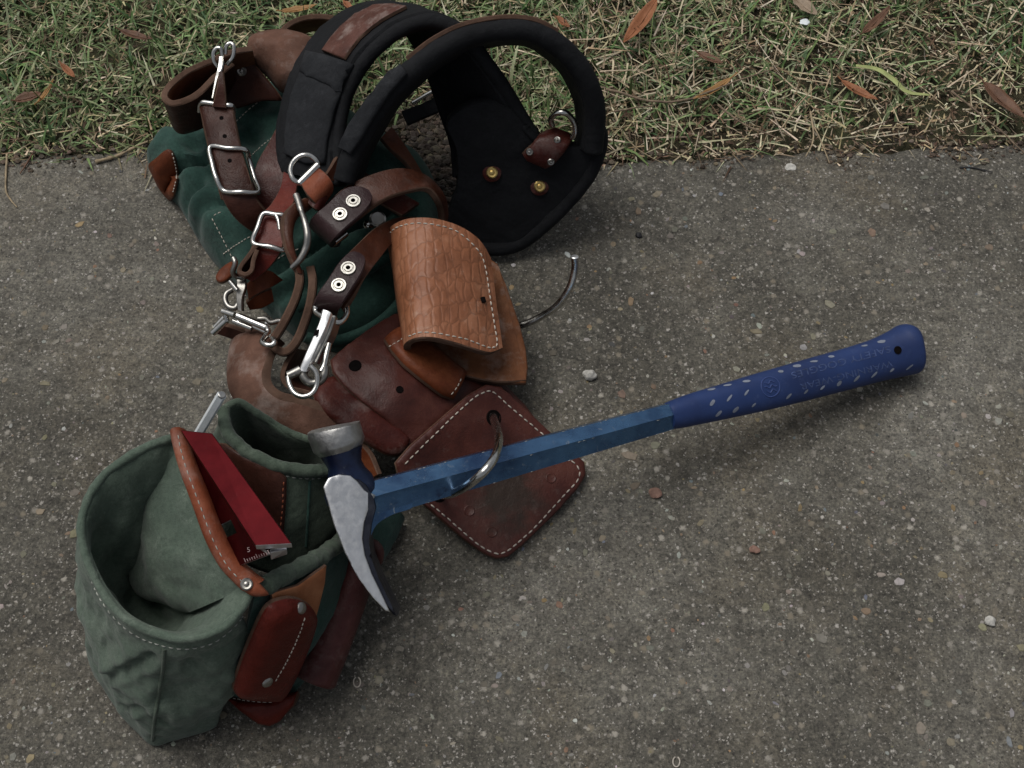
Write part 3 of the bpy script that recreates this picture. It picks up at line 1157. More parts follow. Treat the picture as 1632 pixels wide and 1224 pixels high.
    obj('dimples', dv, df, M['gripworn'], grip, kind='stuff')
    h = hit(grip, 1430.5, 558)
    lathe('hang_hole', [(.0026, .0004), (.0022, .0006), (.0020, .0002), (.0003, -.0002)], h[0], h[1], M['hole'], grip, 20)
    # round emblem and moulded warning text
    ev, ef = [], []
    h = hit(grip, 1228, 616)
    l, nn, _ = h
    ax = (u - nn * u.dot(nn)).normalized(); bx = nn.cross(ax)
    def on_grip(a, b, lift):
        q = bvh(grip).find_nearest(l + ax * a + bx * b)
        return q[0] + q[1] * lift if q[1].dot(nn) > 0 else q[0] - q[1] * lift
    ring = [on_grip(.0064 * cos(2 * pi * k / 36), .0064 * sin(2 * pi * k / 36), .0001) for k in range(36)]
    emb = tube('emblem', ring, .0004, M['griplow'], grip, 6, True)
    for yy in (-.0028, 0, .0028):
        tube('emblem_bar', [on_grip(xx * .001, yy + .0008 * sin(xx * 1.4), .0001) for xx in np.linspace(-4.2 + abs(yy) * 300, 4.2 - abs(yy) * 300, 12)], .00042, M['griplow'], emb, 6)
    for body, x0, y0, x1, y1 in (('WARNING-WEAR', 1421, 574, 1274, 612), ('SAFETY GOGGLES', 1418, 551, 1260, 594)):
        cu = bpy.data.curves.new('t', 'FONT'); cu.body = body; cu.size = 1.0
        to = bpy.data.objects.new('t', cu); COL.objects.link(to)
        bpy.context.view_layer.update()
        me = to.evaluated_get(bpy.context.evaluated_depsgraph_get()).to_mesh()
        vs = [v.co.copy() for v in me.vertices]; fs = [tuple(p.vertices) for p in me.polygons]
        wx = max(v.x for v in vs)
        vx, vy = (x1 - x0), (y1 - y0)
        L = math.hypot(vx, vy)
        dx, dy = vx / L, vy / L
        ex, ey = -dy, dx                         # up of the letters: the writing stands on its head in the picture
        ex, ey = (-ex, -ey) if ey < 0 else (ex, ey)
        out = []
        for v in vs:
            s = v.x / wx * L
            tt = v.y * 15.0
            hh = hit(grip, x0 + dx * s + ex * tt, y0 + dy * s + ey * tt)
            out.append(hh[0] + hh[1] * .00022 if hh else l)
        to.to_mesh_clear() if hasattr(to, 'to_mesh_clear') else None
        bpy.data.objects.remove(to)
        obj('lettering', out, fs, M['griplow2'], grip, smooth=False)
    return root
M['griplow2'] = plain('rubbed_lettering', (.040, .062, .150), .6, var=.5, scale=260)
hammer = make_hammer()

# ------------------------------------------------------------------ green canvas pouch with its pockets
def closed_loft(name, rows, mats, parent, cap0=True, cap1=True, kind=None):
    n = len(rows[0])
    verts, faces = [], []
    for i, r in enumerate(rows):
        verts += r
        if i:
            b = i * n
            for j in range(n):
                k = (j + 1) % n
                faces.append((b - n + j, b - n + k, b + k, b + j))
    if cap0:
        c = sum(rows[0], Vector()) / n
        verts.append(c); ci = len(verts) - 1
        for j in range(n):
            faces.append(((j + 1) % n, j, ci))
    if cap1:
        c = sum(rows[-1], Vector()) / n
        verts.append(c); ci = len(verts) - 1
        b = (len(rows) - 1) * n
        for j in range(n):
            faces.append((b + j, b + (j + 1) % n, ci))
    return obj(name, verts, faces, mats, parent)

def bag(name, rim, bottom, floor, shrink, mat, parent, n=120, wall=.003, bulge=.006, wr=.0025, R=22, seed=0, wsc=32, folds=()):
    rp = px3(rim, n, True)
    bp = px3(bottom, n, True)
    rc = sum(rp, Vector()) / n
    fc = P(*floor)
    rows = []
    for k in range(R + 1):
        s = k / R
        row = []
        c = (sum(bp, Vector()) / n).lerp(rc, s)
        for a, b in zip(bp, rp):
            p = a.lerp(b, s)
            o = p - c; o.z = 0
            o = o.normalized()
            q = Vector((p.x * wsc + seed, p.y * wsc, p.z * wsc * .8))
            d = bulge * sin(pi * min(1, s * 1.02)) + wr * sin(pi * s) ** .6 * (noise.noise(q) + .7 * noise.noise(q * 2.1) + .35 * noise.noise(q * 4.7))
            if folds:
                qx, qy = pix(p)
                if (p - CAM).dot(o) < 0:
                    for pl, dep, wd in folds:
                        best = 1e9
                        for (ax, ay), (bx, by) in zip(pl, pl[1:]):
                            dx, dy = bx - ax, by - ay
                            f = max(0, min(1, ((qx - ax) * dx + (qy - ay) * dy) / (dx * dx + dy * dy)))
                            best = min(best, math.hypot(qx - ax - f * dx, qy - ay - f * dy))
                        d += dep * (-math.exp(-(best / wd) ** 2) + .45 * math.exp(-((best - 2 * wd) / wd) ** 2))
            if k == 0:
                d -= .004
            p = p + o * d
            if p.z < .0012: p.z = .0012
            row.append(p)
        rows.append(row)
    inw = [((rc - p) - Vector((0, 0, (rc - p).z))).normalized() for p in rp]
    rows.append([p + i * wall * .5 + Vector((0, 0, wall * .4)) for p, i in zip(rp, inw)])
    for k in range(0, 15):
        s = k / 14
        e = s ** .8
        row = []
        for p, i in zip(rp, inw):
            a = p + i * wall
            b = fc + Vector(((p.x - rc.x) * shrink, (p.y - rc.y) * shrink, 0))
            r_ = a.lerp(b, e)
            r_.z = a.z + (b.z - a.z) * s ** 1.1
            q = Vector((r_.x * wsc * 1.2 + seed + 9, r_.y * wsc * 1.2, r_.z * wsc))
            w_ = wr * 1.1 * min(1, s * 3) * (noise.noise(q) + .6 * noise.noise(q * 2.4))
            row.append(r_ + i * w_)
        rows.append(row)
    return closed_loft(name, rows, mat, parent)

def hem(name, rim, r, mat, parent, closed=True, n=120, lift=0.0, seed=0, seg=10, lump=1.0):
    pts = px3(rim, n, closed)
    pts = [p + Vector((0, 0, lift)) for p in pts]
    rr = [r * (1 + lump * .16 * noise.noise(p * 90 + Vector((seed, 0, 0))) + lump * .13 * noise.noise(p * 330 + Vector((seed, 4, 0)))) for p in pts]
    pts = [p + Vector((noise.noise(p * 120 + Vector((seed, 1, 0))), noise.noise(p * 120 + Vector((seed, 7, 3))), noise.noise(p * 120 + Vector((2, seed, 9))))) * r * .22 * lump for p in pts]
    return tube(name, pts, rr, mat, parent, seg, closed, sharp=None)

pouch = thing('tool_pouch', 'faded green canvas tool pouch with open bucket and orange leather trim standing on the concrete', 'pouch', P(270, 1090, 0))
RIM = [(398, 944, .120), (384, 972, .119), (350, 1003, .118), (300, 1018, .117), (250, 1010, .117), (200, 985, .119), (165, 945, .122), (140, 895, .126), (129, 845, .130), (140, 796, .134), (168, 756, .137), (208, 727, .138), (250, 706, .138), (288, 694, .136), (303, 735, .134), (320, 785, .130), (340, 840, .126), (366, 900, .122)]
BOT = [(350, 1140, .002), (341, 1162, .002), (312, 1172, .002), (276, 1183, .002), (243, 1190, .002), (213, 1165, .002), (184, 1130, .002), (160, 1085, .003), (146, 1030, .004), (165, 990, .006), (200, 960, .006), (240, 945, .006), (280, 940, .006), (315, 960, .006), (330, 1000, .005), (338, 1040, .004), (345, 1080, .003), (350, 1110, .002)]
bucket = bag('bucket', RIM, BOT, (235, 975, .050), .30, M['canvas'], pouch, bulge=.004, wr=.0060, seed=3, R=60, n=260, folds=[([(168, 1072), (200, 1058), (244, 1044)], .0032, 7), ([(200, 1118), (232, 1112)], .0020, 6), ([(140, 960), (160, 1010), (190, 1030)], .0013, 9), ([(300, 1060), (340, 1070)], .0015, 8)])
divider = strap('divider', [(287, 697, .1335), (292, 716, .134), (301, 748, .133), (321, 802, .130), (342, 858, .126), (366, 902, .122), (392, 936, .118)],
                [(262, 728, .112), (240, 770, .096), (226, 815, .084), (216, 860, .075), (212, 905, .068), (226, 946, .062), (300, 975, .078)], .0026, [M['canvas']] * 3, pouch, n=70, m=24, crown=.006, wob=.0022)
bh = hem('rim_hem', [(x, y, z + .001) for x, y, z in RIM[:14]], .0023, M['canvas'], pouch, closed=False, n=220, seed=4)
stitches('stitching', bucket, [(392, 975), (372, 1000), (340, 1024), (300, 1034), (262, 1030), (215, 1012), (178, 980), (150, 935), (132, 880)], M['greythread'], pouch, .0040, .0026)
# seam between front and gusset
seam = [hit(bucket, x, y)[0] for x, y in [tuple(q) for q in cr([(262, 1034), (259, 1070), (252, 1110), (246, 1150), (243, 1180)], 30)] if hit(bucket, x, y)]
tube('seam', seam, .0011, M['shadecanvas'], pouch, 8)
# leather binding along the divider
TR = [(286, 690, .1385), (290, 712, .1390), (300, 747, .1375), (320, 800, .1345), (341, 856, .1310), (364, 898, .1270), (388, 924, .1240), (402, 936, .1220)]
trimA = [(x - 10 - 4 * k / 7, y + 5, z - .002) for k, (x, y, z) in enumerate(TR)]
trimB = [(x + 10 + 9 * k / 7, y - 5 - 7 * k / 7, z + .0005) for k, (x, y, z) in enumerate(TR)]
trim = strap('leather_trim', trimA, trimB, .0055, [M['orange'], M['orange'], M['orange']], pouch, n=70, m=8, crown=.0035, wob=.0006)
stitches('stitching', trim, [(x - 2, y + 3) for x, y, z in TR], M['greythread'], trim, .0042, .0026, r=.0003)
cap = strap('trim_end', [(386, 938, .1235), (398, 948, .1225), (410, 950, .121), (416, 944, .120)], [(398, 918, .1265), (410, 926, .1245), (417, 934, .1225), (418, 940, .1205)], .005, [M['orange']] * 3, pouch, n=20, m=6, crown=.002)
rivet([trim, cap], 393, 931, .0031, M['dullsteel'], cap, 'burr')

# side compartment behind the divider
SA = [(404, 946, .1185), (440, 930, .108), (500, 899, .088), (545, 866, .060), (578, 822, .044), (592, 790, .036)]
SB = [(356, 1108, .006), (400, 1118, .004), (462, 1104, .003), (535, 1010, .003), (596, 912, .003), (640, 830, .003)]
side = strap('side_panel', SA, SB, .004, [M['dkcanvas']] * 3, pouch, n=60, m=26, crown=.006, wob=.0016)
hem('panel_hem', [(x, y - 6, z + .001) for x, y, z in SA[:5]], .0050, M['shadecanvas'], pouch, closed=False, n=120, seed=12)
patch_t = sheet('leather_patch', [(428, 942), (470, 930), (515, 898), (513, 925), (504, 962), (490, 1010), (450, 1010), (430, 990)], plane_on(side, [(440, 950), (470, 940), (505, 915), (500, 960), (480, 1000), (450, 990)], .002), .0022, [M['tan'], M['rawedge']], pouch, sm=False, off=.0008)
patch_t['label'] = 'tan leather backing under the sheath'
sheath = sheet('knife_sheath', [(415, 958), (440, 944), (466, 944), (488, 957), (494, 975), (478, 1025), (458, 1070), (442, 1096), (425, 1102), (378, 1098), (365, 1088), (372, 1058), (392, 1005)], plane_on(side, [(430, 960), (470, 960), (480, 1000), (450, 1060), (420, 1090), (400, 1050), (430, 1010)], .002), .003, [M['red'], M['rawedge']], pouch, puff=.007, R=26, off=.0032)
sheath['label'] = 'red brown leather sheath riveted to the pouch'
rivet(sheath, 480, 969, .0032, M['dullsteel'], sheath, 'cap')
rivet(sheath, 426, 1087, .0032, M['dullsteel'], sheath, 'cap')
stitches('stitching', sheath, [(486, 984), (475, 1015), (458, 1052), (436, 1090)], M['thread'], sheath, .0030, .0022)
corner = sheet('leather_corner', [(357, 1102), (385, 1111), (430, 1113), (474, 1098), (468, 1118), (446, 1144), (430, 1152), (412, 1148), (385, 1128)], zsurf([(357, 1102, .010), (430, 1110, .016), (474, 1098, .012), (430, 1152, .003), (446, 1144, .003)]), .003, [M['red'], M['rawedge']], pouch, sm=False, puff=.004, R=14, flat_bottom=.001)
stitches('stitching', corner, [(370, 1113), (400, 1118), (430, 1119), (460, 1112)], M['thread'], corner, .0032, .0022)
# round leather tool tube
tp = cr([(584, 872, .050), (574, 895, .044), (556, 945, .036), (538, 990, .030), (520, 1035, .025), (506, 1066, .021), (500, 1080, .019), (497, 1087, .018)], 60)
tr = [float(np.interp(i / 59, [0, .5, .85, .94, .98, 1], [.0100, .0125, .0135, .0126, .0095, .004])) for i in range(60)]
ttube = tube('tool_tube', [P(*q) for q in tp], tr, M['tubeleather'], pouch, 24, sharp=None)
ttube['label'] = 'burgundy leather tool tube sewn beside the sheath'
fl = sheet('tube_flange', [(552, 880), (566, 882), (560, 905), (540, 950), (520, 1000), (505, 1015), (515, 975), (535, 920)], lambda x, y: P(x, y, float(np.interp(y, [880, 1015], [.050, .033]))), .0025, [M['tubeleather'], M['rawedge']], ttube, sm=False)
stitches('stitching', fl, [(556, 893), (540, 930), (524, 968)], M['thread'], fl, .0034, .0024)
wire('tube_loop', [(580, 872, .052), (594, 866, .056), (604, 876, .054), (604, 892, .048), (596, 900, .042)], .0026, M['tubeleather'], ttube, 24)

# middle pocket
PR = [(356, 652, .114), (362, 688, .114), (395, 720, .112), (440, 741, .108), (490, 750, .102), (530, 744, .096), (545, 726, .092), (522, 709, .090), (482, 698, .091), (442, 679, .096), (405, 655, .106), (380, 641, .112)]
PB = [(312, 800, .050), (335, 850, .056), (380, 900, .058), (450, 925, .052), (515, 905, .038), (566, 850, .022), (584, 800, .012), (556, 770, .004), (505, 765, .004), (455, 755, .004), (400, 745, .004), (350, 755, .004)]
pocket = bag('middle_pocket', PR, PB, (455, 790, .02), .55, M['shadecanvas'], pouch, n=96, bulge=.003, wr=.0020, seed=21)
hem('pocket_hem', [(x, y, z) for x, y, z in PR[:7]], .0036, M['shadecanvas'], pouch, closed=False, n=140, seed=30)
hem('pocket_back_hem', [(x, y, z) for x, y, z in PR[6:] + PR[:1]], .0022, M['shadecanvas'], pouch, closed=False, n=70, seed=33)
stitches('stitching', pocket, [(375, 712), (398, 733), (440, 755), (490, 763), (520, 760)], M['greythread'], pouch, .0036, .0024)
sm = [hit(pocket, 494 - (y - 765) * .06, y)[0] for y in range(766, 872, 5) if hit(pocket, 494 - (y - 765) * .06, y)]
tube('seam', sm, .0009, M['dkcanvas'], pouch, 8)
lp = sheet('leather_pad', [(350, 705), (362, 706), (398, 729), (448, 750), (457, 760), (457, 790), (452, 860), (440, 885), (400, 860), (370, 800), (352, 740)], on(pocket), .0022, [M['darkbrown'], M['rawedge']], pouch, sm=False, off=.0008)
stitches('stitching', lp, [(452, 768), (450, 810), (446, 850)], M['orange'], lp, .0034, .0024)
# ------------------------------------------------------------------ red layout square and white pencil in the pouch
def quadbox(name, c, t, mats, parent, dirn=None):
    """c: four corners in order; a plate of thickness t below them"""
    n = (c[1] - c[0]).cross(c[3] - c[0]).normalized()
    if n.dot(CAM - c[0]) < 0: n = -n
    if dirn is not None: n = dirn
    b = [p - n * t for p in c]
    f = [(0, 1, 2, 3), (7, 6, 5, 4), (0, 4, 5, 1), (1, 5, 6, 2), (2, 6, 7, 3), (3, 7, 4, 0)]
    if (c[1] - c[0]).cross(c[2] - c[0]).dot(n) < 0:
        f = [q[::-1] for q in f]
    o = obj(name, c + b, f, mats, parent, fm=[0, 0, 0, 0, 1, 0], smooth=False)
    bv = o.modifiers.new('bevel', 'BEVEL'); bv.width = .0005; bv.segments = 2
    return o

sq = thing('layout_square', 'red aluminium layout square tucked behind the orange trim of the pouch', 'square', P(380, 800, .06))
F = [P(288, 685, .1440), P(338, 690, .1440), P(465, 866, .1530), P(407, 869, .1530)]
fl_ = quadbox('fence', F, .0042, [M['redmetal'], M['silver']], sq)
nf = (F[1] - F[0]).cross(F[3] - F[0]).normalized()
if nf.dot(CAM - F[0]) < 0: nf = -nf
# blade: a thin plate standing under the fence with a square window
b0, b1 = F[0].lerp(F[1], .22) - nf * .0042, F[3].lerp(F[2], .22) - nf * .0042
b2 = P(386, 902, .1310)
pl_n = (b1 - b0).cross(b2 - b0).normalized()
if pl_n.dot(CAM - b0) < 0: pl_n = -pl_n
blade_o = sheet('blade', [(300, 690), (412, 868), (434, 883), (388, 900), (340, 830), (300, 740)], lambda x, y: Pp(x, y, b0 - pl_n * .0024, pl_n), .0024, [M['redmetal'], M['silver']], sq, sm=False, step=7, nrm=pl_n, edge=.98,
                holes=[[(353, 838), (374, 827), (384, 848), (363, 858)]])
blade_o['label'] = 'red blade with white scale marks and a square window'
tv, tf = [], []
for k in range(11):
    fx = k / 10
    x, y = 391 + 38 * fx, 896 - 13 * fx
    ln = 7 if k % 5 == 0 else 4.5
    q = [(x, y), (x + .9, y - .3), (x + .9 - ln * .40, y - .3 - ln * .9), (x - ln * .40, y - ln * .9)]
    b = len(tv)
    tv += [Pp(a, c, b0 + pl_n * .0003, pl_n) for a, c in q]
    tf.append((b, b + 1, b + 2, b + 3))
obj('scale_marks', tv, tf, M['dimmark'], blade_o, smooth=False, kind='stuff')
def flat_text(body, px_, py_, size, ang, plane_p, plane_n, mat, parent, name='numeral'):
    cu = bpy.data.curves.new('t', 'FONT'); cu.body = body; cu.size = 1.0
    to = bpy.data.objects.new('t', cu); COL.objects.link(to)
    bpy.context.view_layer.update()
    me = to.evaluated_get(bpy.context.evaluated_depsgraph_get()).to_mesh()
    vs = [v.co.copy() for v in me.vertices]; fs = [tuple(p.vertices) for p in me.polygons]
    out = []
    for v in vs:
        x = v.x * size; y = -v.y * size
        out.append(Pp(px_ + x * cos(ang) - y * sin(ang), py_ + x * sin(ang) + y * cos(ang), plane_p, plane_n))
    bpy.data.objects.remove(to)
    return obj(name, out, fs, mat, parent, smooth=False)
flat_text('5', 394, 880, 11, radians(-8), b0 + pl_n * .0003, pl_n, M['dimmark'], blade_o)
quadbox('fence_foot', [P(430, 880, .1395), P(457, 876, .1395), P(458, 884, .1330), P(432, 893, .1330)], .002, [M['silver'], M['silver']], sq)

pen = thing('carpenter_pencil', 'flat white pencil sticking up behind the green pouch pocket', 'pencil', P(332, 668, .07))
pa, pb = P(322, 682, .112), P(353, 630, .140)
dpa = (pb - pa).normalized()
sdp = dpa.cross(CAM - pa).normalized()
fr = dpa.cross(sdp)
vv = []
for p in (pa - dpa * .05, pb - dpa * .0):
    for a, b in ((1, .4), (.6, 1), (-.6, 1), (-1, .4), (-1, -.4), (-.6, -1), (.6, -1), (1, -.4)):
        vv.append(p + sdp * a * .0026 + fr * b * .0018)
obj('shaft', vv, [(k, (k + 1) % 8, 8 + (k + 1) % 8, 8 + k) for k in range(8)] + [tuple(range(8))[::-1], tuple(range(8, 16))], M['white'], pen, smooth=False)
lathe('end_cap', [(.0022, -.0002), (.0022, .0008), (.0018, .0012), (.0004, .0012)], pb, dpa, M['poll'], pen, 12)

# ------------------------------------------------------------------ dark green rear pouch
rear = thing('nail_pouch', 'dark green canvas pouch with leather corner lying under the suspender straps', 'pouch', P(450, 420, 0))
body_out = [(240, 262), (262, 240), (282, 224), (322, 208), (345, 180), (385, 160), (430, 143), (490, 150), (560, 190), (620, 225), (672, 262), (700, 320), (690, 380), (668, 450), (645, 510), (585, 548), (530, 556), (480, 540), (435, 505), (395, 470), (356, 432), (330, 402), (305, 362), (284, 326), (258, 300)]
rz = tps([(240, 262, .006), (282, 224, .010), (258, 300, .004), (330, 402, .004), (395, 470, .004), (480, 540, .004), (585, 548, .006), (430, 143, .03), (620, 225, .02), (690, 380, .008), (450, 330, .022), (350, 280, .012), (560, 430, .012), (540, 300, .02)])
def rear_loc(x, y):
    return P(x, y, rz(x, y))
FOLDS = [([(250, 322), (300, 306), (352, 298)], .013, 7), ([(296, 366), (322, 350), (352, 338)], .006, 7), ([(300, 232), (318, 262), (345, 282)], .004, 9), ([(322, 396), (350, 372), (392, 366)], .005, 8), ([(405, 482), (470, 458), (540, 418), (620, 372)], .010, 8), ([(440, 508), (520, 486), (600, 440)], .006, 9), ([(380, 210), (420, 240), (440, 300)], .005, 10)]
def fold_h(x, y):
    k = 0.0
    for pl, dep, wd in FOLDS:
        best = 1e9
        for (ax, ay), (bx, by) in zip(pl, pl[1:]):
            dx, dy = bx - ax, by - ay
            f = max(0, min(1, ((x - ax) * dx + (y - ay) * dy) / (dx * dx + dy * dy)))
            best = min(best, math.hypot(x - ax - f * dx, y - ay - f * dy))
        k -= dep * math.exp(-(best / wd) ** 2)
        k += dep * .35 * math.exp(-((best - wd * 2.2) / (wd * 1.2)) ** 2)
    return k
body = sheet('body', body_out, rear_loc, .004, [M['dkcanvas']] * 3, rear, step=6, puff=.032, R=75, wob=.009, wsc=30, flat_bottom=.0012, hfun=fold_h)
cr_ = sheet('leather_corner', [(241, 262), (255, 250), (272, 238), (281, 252), (286, 278), (282, 305), (274, 318), (258, 300), (248, 280)], on(body), .0022, [M['russet'], M['rawedge']], rear, off=.0006, step=6)
cr_['label'] = 'scuffed russet leather corner of the pouch'
stitches('stitching', cr_, [(274, 244), (280, 265), (281, 285), (275, 308)], M['thread'], cr_, .0028, .0020)
for pth in ([(376, 194), (400, 172), (429, 151)], [(398, 250), (416, 234), (440, 215), (455, 205)], [(352, 338), (345, 341), (338, 347)], [(338, 348), (356, 382), (373, 416)], [(356, 405), (380, 388), (405, 374)], [(430, 420), (455, 405), (480, 395)]):
    stitches('stitching', body, pth, M['thread'], rear, .0032, .0024)
flapz = [(x, y, rz(x, y)) for x, y in ()]
strap('pocket_edge', [(640, 470, .043), (610, 502, .043), (575, 524, .042), (530, 538, .040), (490, 532, .038)], [(648, 482, .034), (618, 514, .034), (580, 536, .033), (530, 548, .031), (485, 540, .030)], .004, [M['dkcanvas']] * 3, rear, n=40, m=5, crown=.002)
strap('pocket_edge', [(690, 350, .046), (640, 392, .048), (590, 420, .048), (530, 455, .046), (470, 485, .042)], [(694, 362, .040), (645, 402, .042), (596, 430, .042), (538, 466, .040), (476, 496, .036)], .004, [M['dkcanvas']] * 3, rear, n=40, m=5, crown=.002)
strap('leather_strip', [(606, 222, .064), (622, 240, .062), (646, 262, .058), (668, 292, .052)], [(624, 204, .060), (640, 226, .058), (664, 264, .052), (682, 300, .048)], .003, lth('russet'), rear, n=24)
strap('leather_strip', [(560, 300, .050), (600, 322, .050), (640, 345, .048)], [(580, 275, .050), (625, 300, .050), (668, 325, .046)], .003, lth('burgundy'), rear, n=20)

# ------------------------------------------------------------------ leather belt
belt = thing('leather_belt', 'worn brown leather tool belt with riveted plates lying across the concrete', 'belt', P(560, 640, 0))
strap('belt_end', [(402, 78, .110), (372, 82, .112), (335, 97, .113), (298, 114, .113), (270, 138, .113), (263, 154, .113), (275, 164, .113), (300, 157, .113), (322, 143, .112), (343, 122, .110), (370, 100, .107)],
      [(412, 128, .062), (380, 136, .064), (342, 148, .065), (306, 164, .066), (282, 184, .066), (279, 200, .067), (290, 210, .067), (312, 205, .066), (334, 192, .065), (352, 172, .063), (376, 150, .060)], .0042, lth('darkbrown'), belt, n=80, m=8, flip=True, wob=.0005)
pl1 = sheet('belt_plate', [(352, 105), (372, 84), (398, 92), (440, 142), (452, 160), (420, 160), (380, 172), (354, 165)], zsurf([(352, 105, .090), (398, 92, .092), (440, 142, .080), (380, 172, .066)]), .003, lth('darkbrown'), belt, sm=False)
rivet(pl1, 373, 104, .0030, M['dullsteel'], pl1); rivet(pl1, 385, 113, .0034, M['dullsteel'], pl1, 'burr')
padp = sheet('belt_padding', [(394, 80), (402, 64), (430, 56), (470, 57), (505, 72), (520, 110), (490, 150), (450, 148), (425, 122), (402, 102)], zsurf([(394, 80, .088), (430, 56, .090), (505, 72, .086), (450, 148, .074)]), .004, [M['suede']] * 3, belt, puff=.020, R=34, wob=.002, flat_bottom=None)
strap('belt_tail', [(445, 54, .085), (462, 38, .088), (488, 28, .090), (520, 27, .090), (550, 36, .088)], [(458, 72, .052), (474, 56, .054), (498, 46, .055), (528, 46, .055), (556, 54, .053)], .004, lth('darkbrown'), belt, n=30, flip=True)
roll = strap('rolled_end', [(452, 545, .060), (436, 562, .066), (428, 590, .068), (430, 612, .069), (448, 628, .068), (482, 636, .064), (520, 648, .058), (560, 668, .052)],
             [(392, 536, .026), (383, 560, .022), (383, 590, .022), (390, 618, .024), (414, 652, .028), (456, 672, .032), (494, 686, .033), (545, 698, .030)], .005, [M['suede'], M['rawedge'], M['darkbrown']], belt, n=60, m=14, crown=.0135, wob=.0012)
roll['label'] = 'rolled suede end of the belt'
strap('rolled_lining', [(470, 556, .058), (455, 580, .060), (450, 602, .061), (462, 618, .061), (490, 626, .058), (530, 640, .053)], [(500, 560, .020), (490, 585, .020), (488, 600, .020), (496, 612, .020), (512, 618, .020), (545, 630, .022)], .003, lth('darkbrown'), belt, n=40)
l2 = sheet('belt_plate', [(500, 632), (514, 610), (536, 604), (560, 622), (600, 655), (640, 688), (652, 704), (640, 724), (616, 726), (580, 706), (540, 680), (510, 655)], zsurf([(500, 632, .056), (536, 604, .052), (652, 704, .040), (616, 726, .040), (580, 670, .050)]), .0035, lth('burgundy'), belt, puff=.003, R=20)
strap('plate_underlap', [(530, 664, .048), (560, 690, .046), (590, 720, .044), (606, 755, .040)], [(512, 676, .034), (540, 706, .032), (566, 740, .030), (580, 770, .028)], .004, lth('russet'), belt, n=24)
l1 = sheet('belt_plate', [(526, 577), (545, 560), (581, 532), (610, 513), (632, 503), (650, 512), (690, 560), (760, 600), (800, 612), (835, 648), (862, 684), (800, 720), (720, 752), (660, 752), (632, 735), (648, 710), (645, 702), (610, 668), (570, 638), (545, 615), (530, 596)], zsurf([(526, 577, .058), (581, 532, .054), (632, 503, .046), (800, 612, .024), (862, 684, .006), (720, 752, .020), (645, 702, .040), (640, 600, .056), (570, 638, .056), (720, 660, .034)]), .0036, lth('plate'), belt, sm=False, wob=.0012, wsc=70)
for x, y, r in ((566, 583, .0034), (637, 621, .0020)):
    h = hit(l1, x, y)
    lathe('punched_hole', [(r * 1.15, .0002), (r, .0005), (r * .95, .0003), (r * .1, .0002)], h[0], h[1], M['hole'], l1, 20)
bl = sheet('belt_loop', [(610, 547), (622, 536), (645, 524), (690, 560), (740, 600), (730, 622), (718, 640), (700, 634), (670, 612), (640, 588), (622, 566)], on(l1), .004, lth('russet'), belt, sm=False, off=.002, puff=.003, R=12)
stitches('stitching', bl, [(620, 553), (633, 545), (648, 536)], M['thread'], bl, .0036, .0026)
stitches('stitching', bl, [(735, 603), (728, 618), (718, 630)], M['thread'], bl, .0036, .0026)
# ------------------------------------------------------------------ hammer holder: square stitched plate with wire loop
hold = thing('hammer_holder', 'square stitched brown leather hammer holder with steel wire loop over the blue shank', 'holder', P(790, 780, 0))
hz = [(640, 735, .042), (700, 680, .042), (785, 622, .036), (850, 672, .020), (930, 748, .0045), (795, 890, .0035), (700, 815, .016), (800, 760, .014)]
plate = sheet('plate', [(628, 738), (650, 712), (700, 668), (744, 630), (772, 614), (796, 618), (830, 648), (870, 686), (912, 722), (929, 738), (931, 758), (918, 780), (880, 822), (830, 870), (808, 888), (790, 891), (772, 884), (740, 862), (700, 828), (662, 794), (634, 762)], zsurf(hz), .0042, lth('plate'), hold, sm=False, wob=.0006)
stitches('stitching', plate, [(645, 740), (694, 691), (746, 642), (774, 624), (789, 627), (817, 652), (863, 691), (903, 728), (922, 745), (920, 766), (893, 796), (848, 845), (805, 880), (783, 880), (756, 863), (713, 826), (673, 793)], M['thread'], plate, .0044, .0032, .0005)
lp_ = wire('wire_loop', [(786, 662, .026), (787, 668, .042), (793, 686, .070), (795, 704, .092), (789, 728, .104), (770, 753, .106), (745, 774, .094), (722, 786, .072), (706, 789, .046), (700, 786, .018)], .0025, M['steel'], hold, 60, seg=16)
h = hit(plate, 787, 668)
for x, y in ((787, 666), (700, 787)):
    h = hit(plate, x, y)
    if h: lathe('loop_hole', [(.0052, .0002), (.0044, .0006), (.0042, .0002), (.0005, .0001)], h[0], h[1], M['hole'], plate, 24)
for x, y in ((784, 848), (878, 762), (748, 814)):
    h = hit(plate, x, y)
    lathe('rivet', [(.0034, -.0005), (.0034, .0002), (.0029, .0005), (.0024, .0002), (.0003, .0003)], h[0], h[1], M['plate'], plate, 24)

# ------------------------------------------------------------------ tan embossed roll with wire hook
tan = thing('tape_holder', 'tan crocodile embossed leather holder rolled over with white stitching', 'holder', P(740, 560, 0))
st_ = [((778, 412), (797, 558), .064, .060), ((762, 386), (776, 565), .072, .068), ((738, 366), (748, 557), .080, .077), ((708, 354), (716, 548), .086, .084), ((678, 349), (686, 542), .089, .088), ((648, 351), (664, 543), .086, .086), ((627, 361), (651, 550), .076, .076), ((622, 373), (650, 560), .062, .063), ((634, 386), (660, 572), .052, .051), ((665, 398), (690, 587), .048, .046), ((720, 408), (740, 601), .045, .043), ((770, 414), (790, 611), .043, .040), ((794, 426), (838, 610), .041, .037)]
croc = strap('rolled_flap', [(*a, za) for a, b, za, zb in st_], [(*b, zb) for a, b, za, zb in st_], .0046, [M['croc'], M['rawedge'], M['tanback']], tan, n=90, m=24, wob=.0005)
stitches('stitching', croc, [(621, 372), (634, 362), (661, 356), (690, 358), (722, 366), (745, 382), (766, 405), (774, 430), (780, 470), (788, 520), (792, 545), (788, 554), (772, 552), (740, 540), (700, 532), (670, 530), (648, 538)], M['thread'], croc, .0042, .0031, .0005)
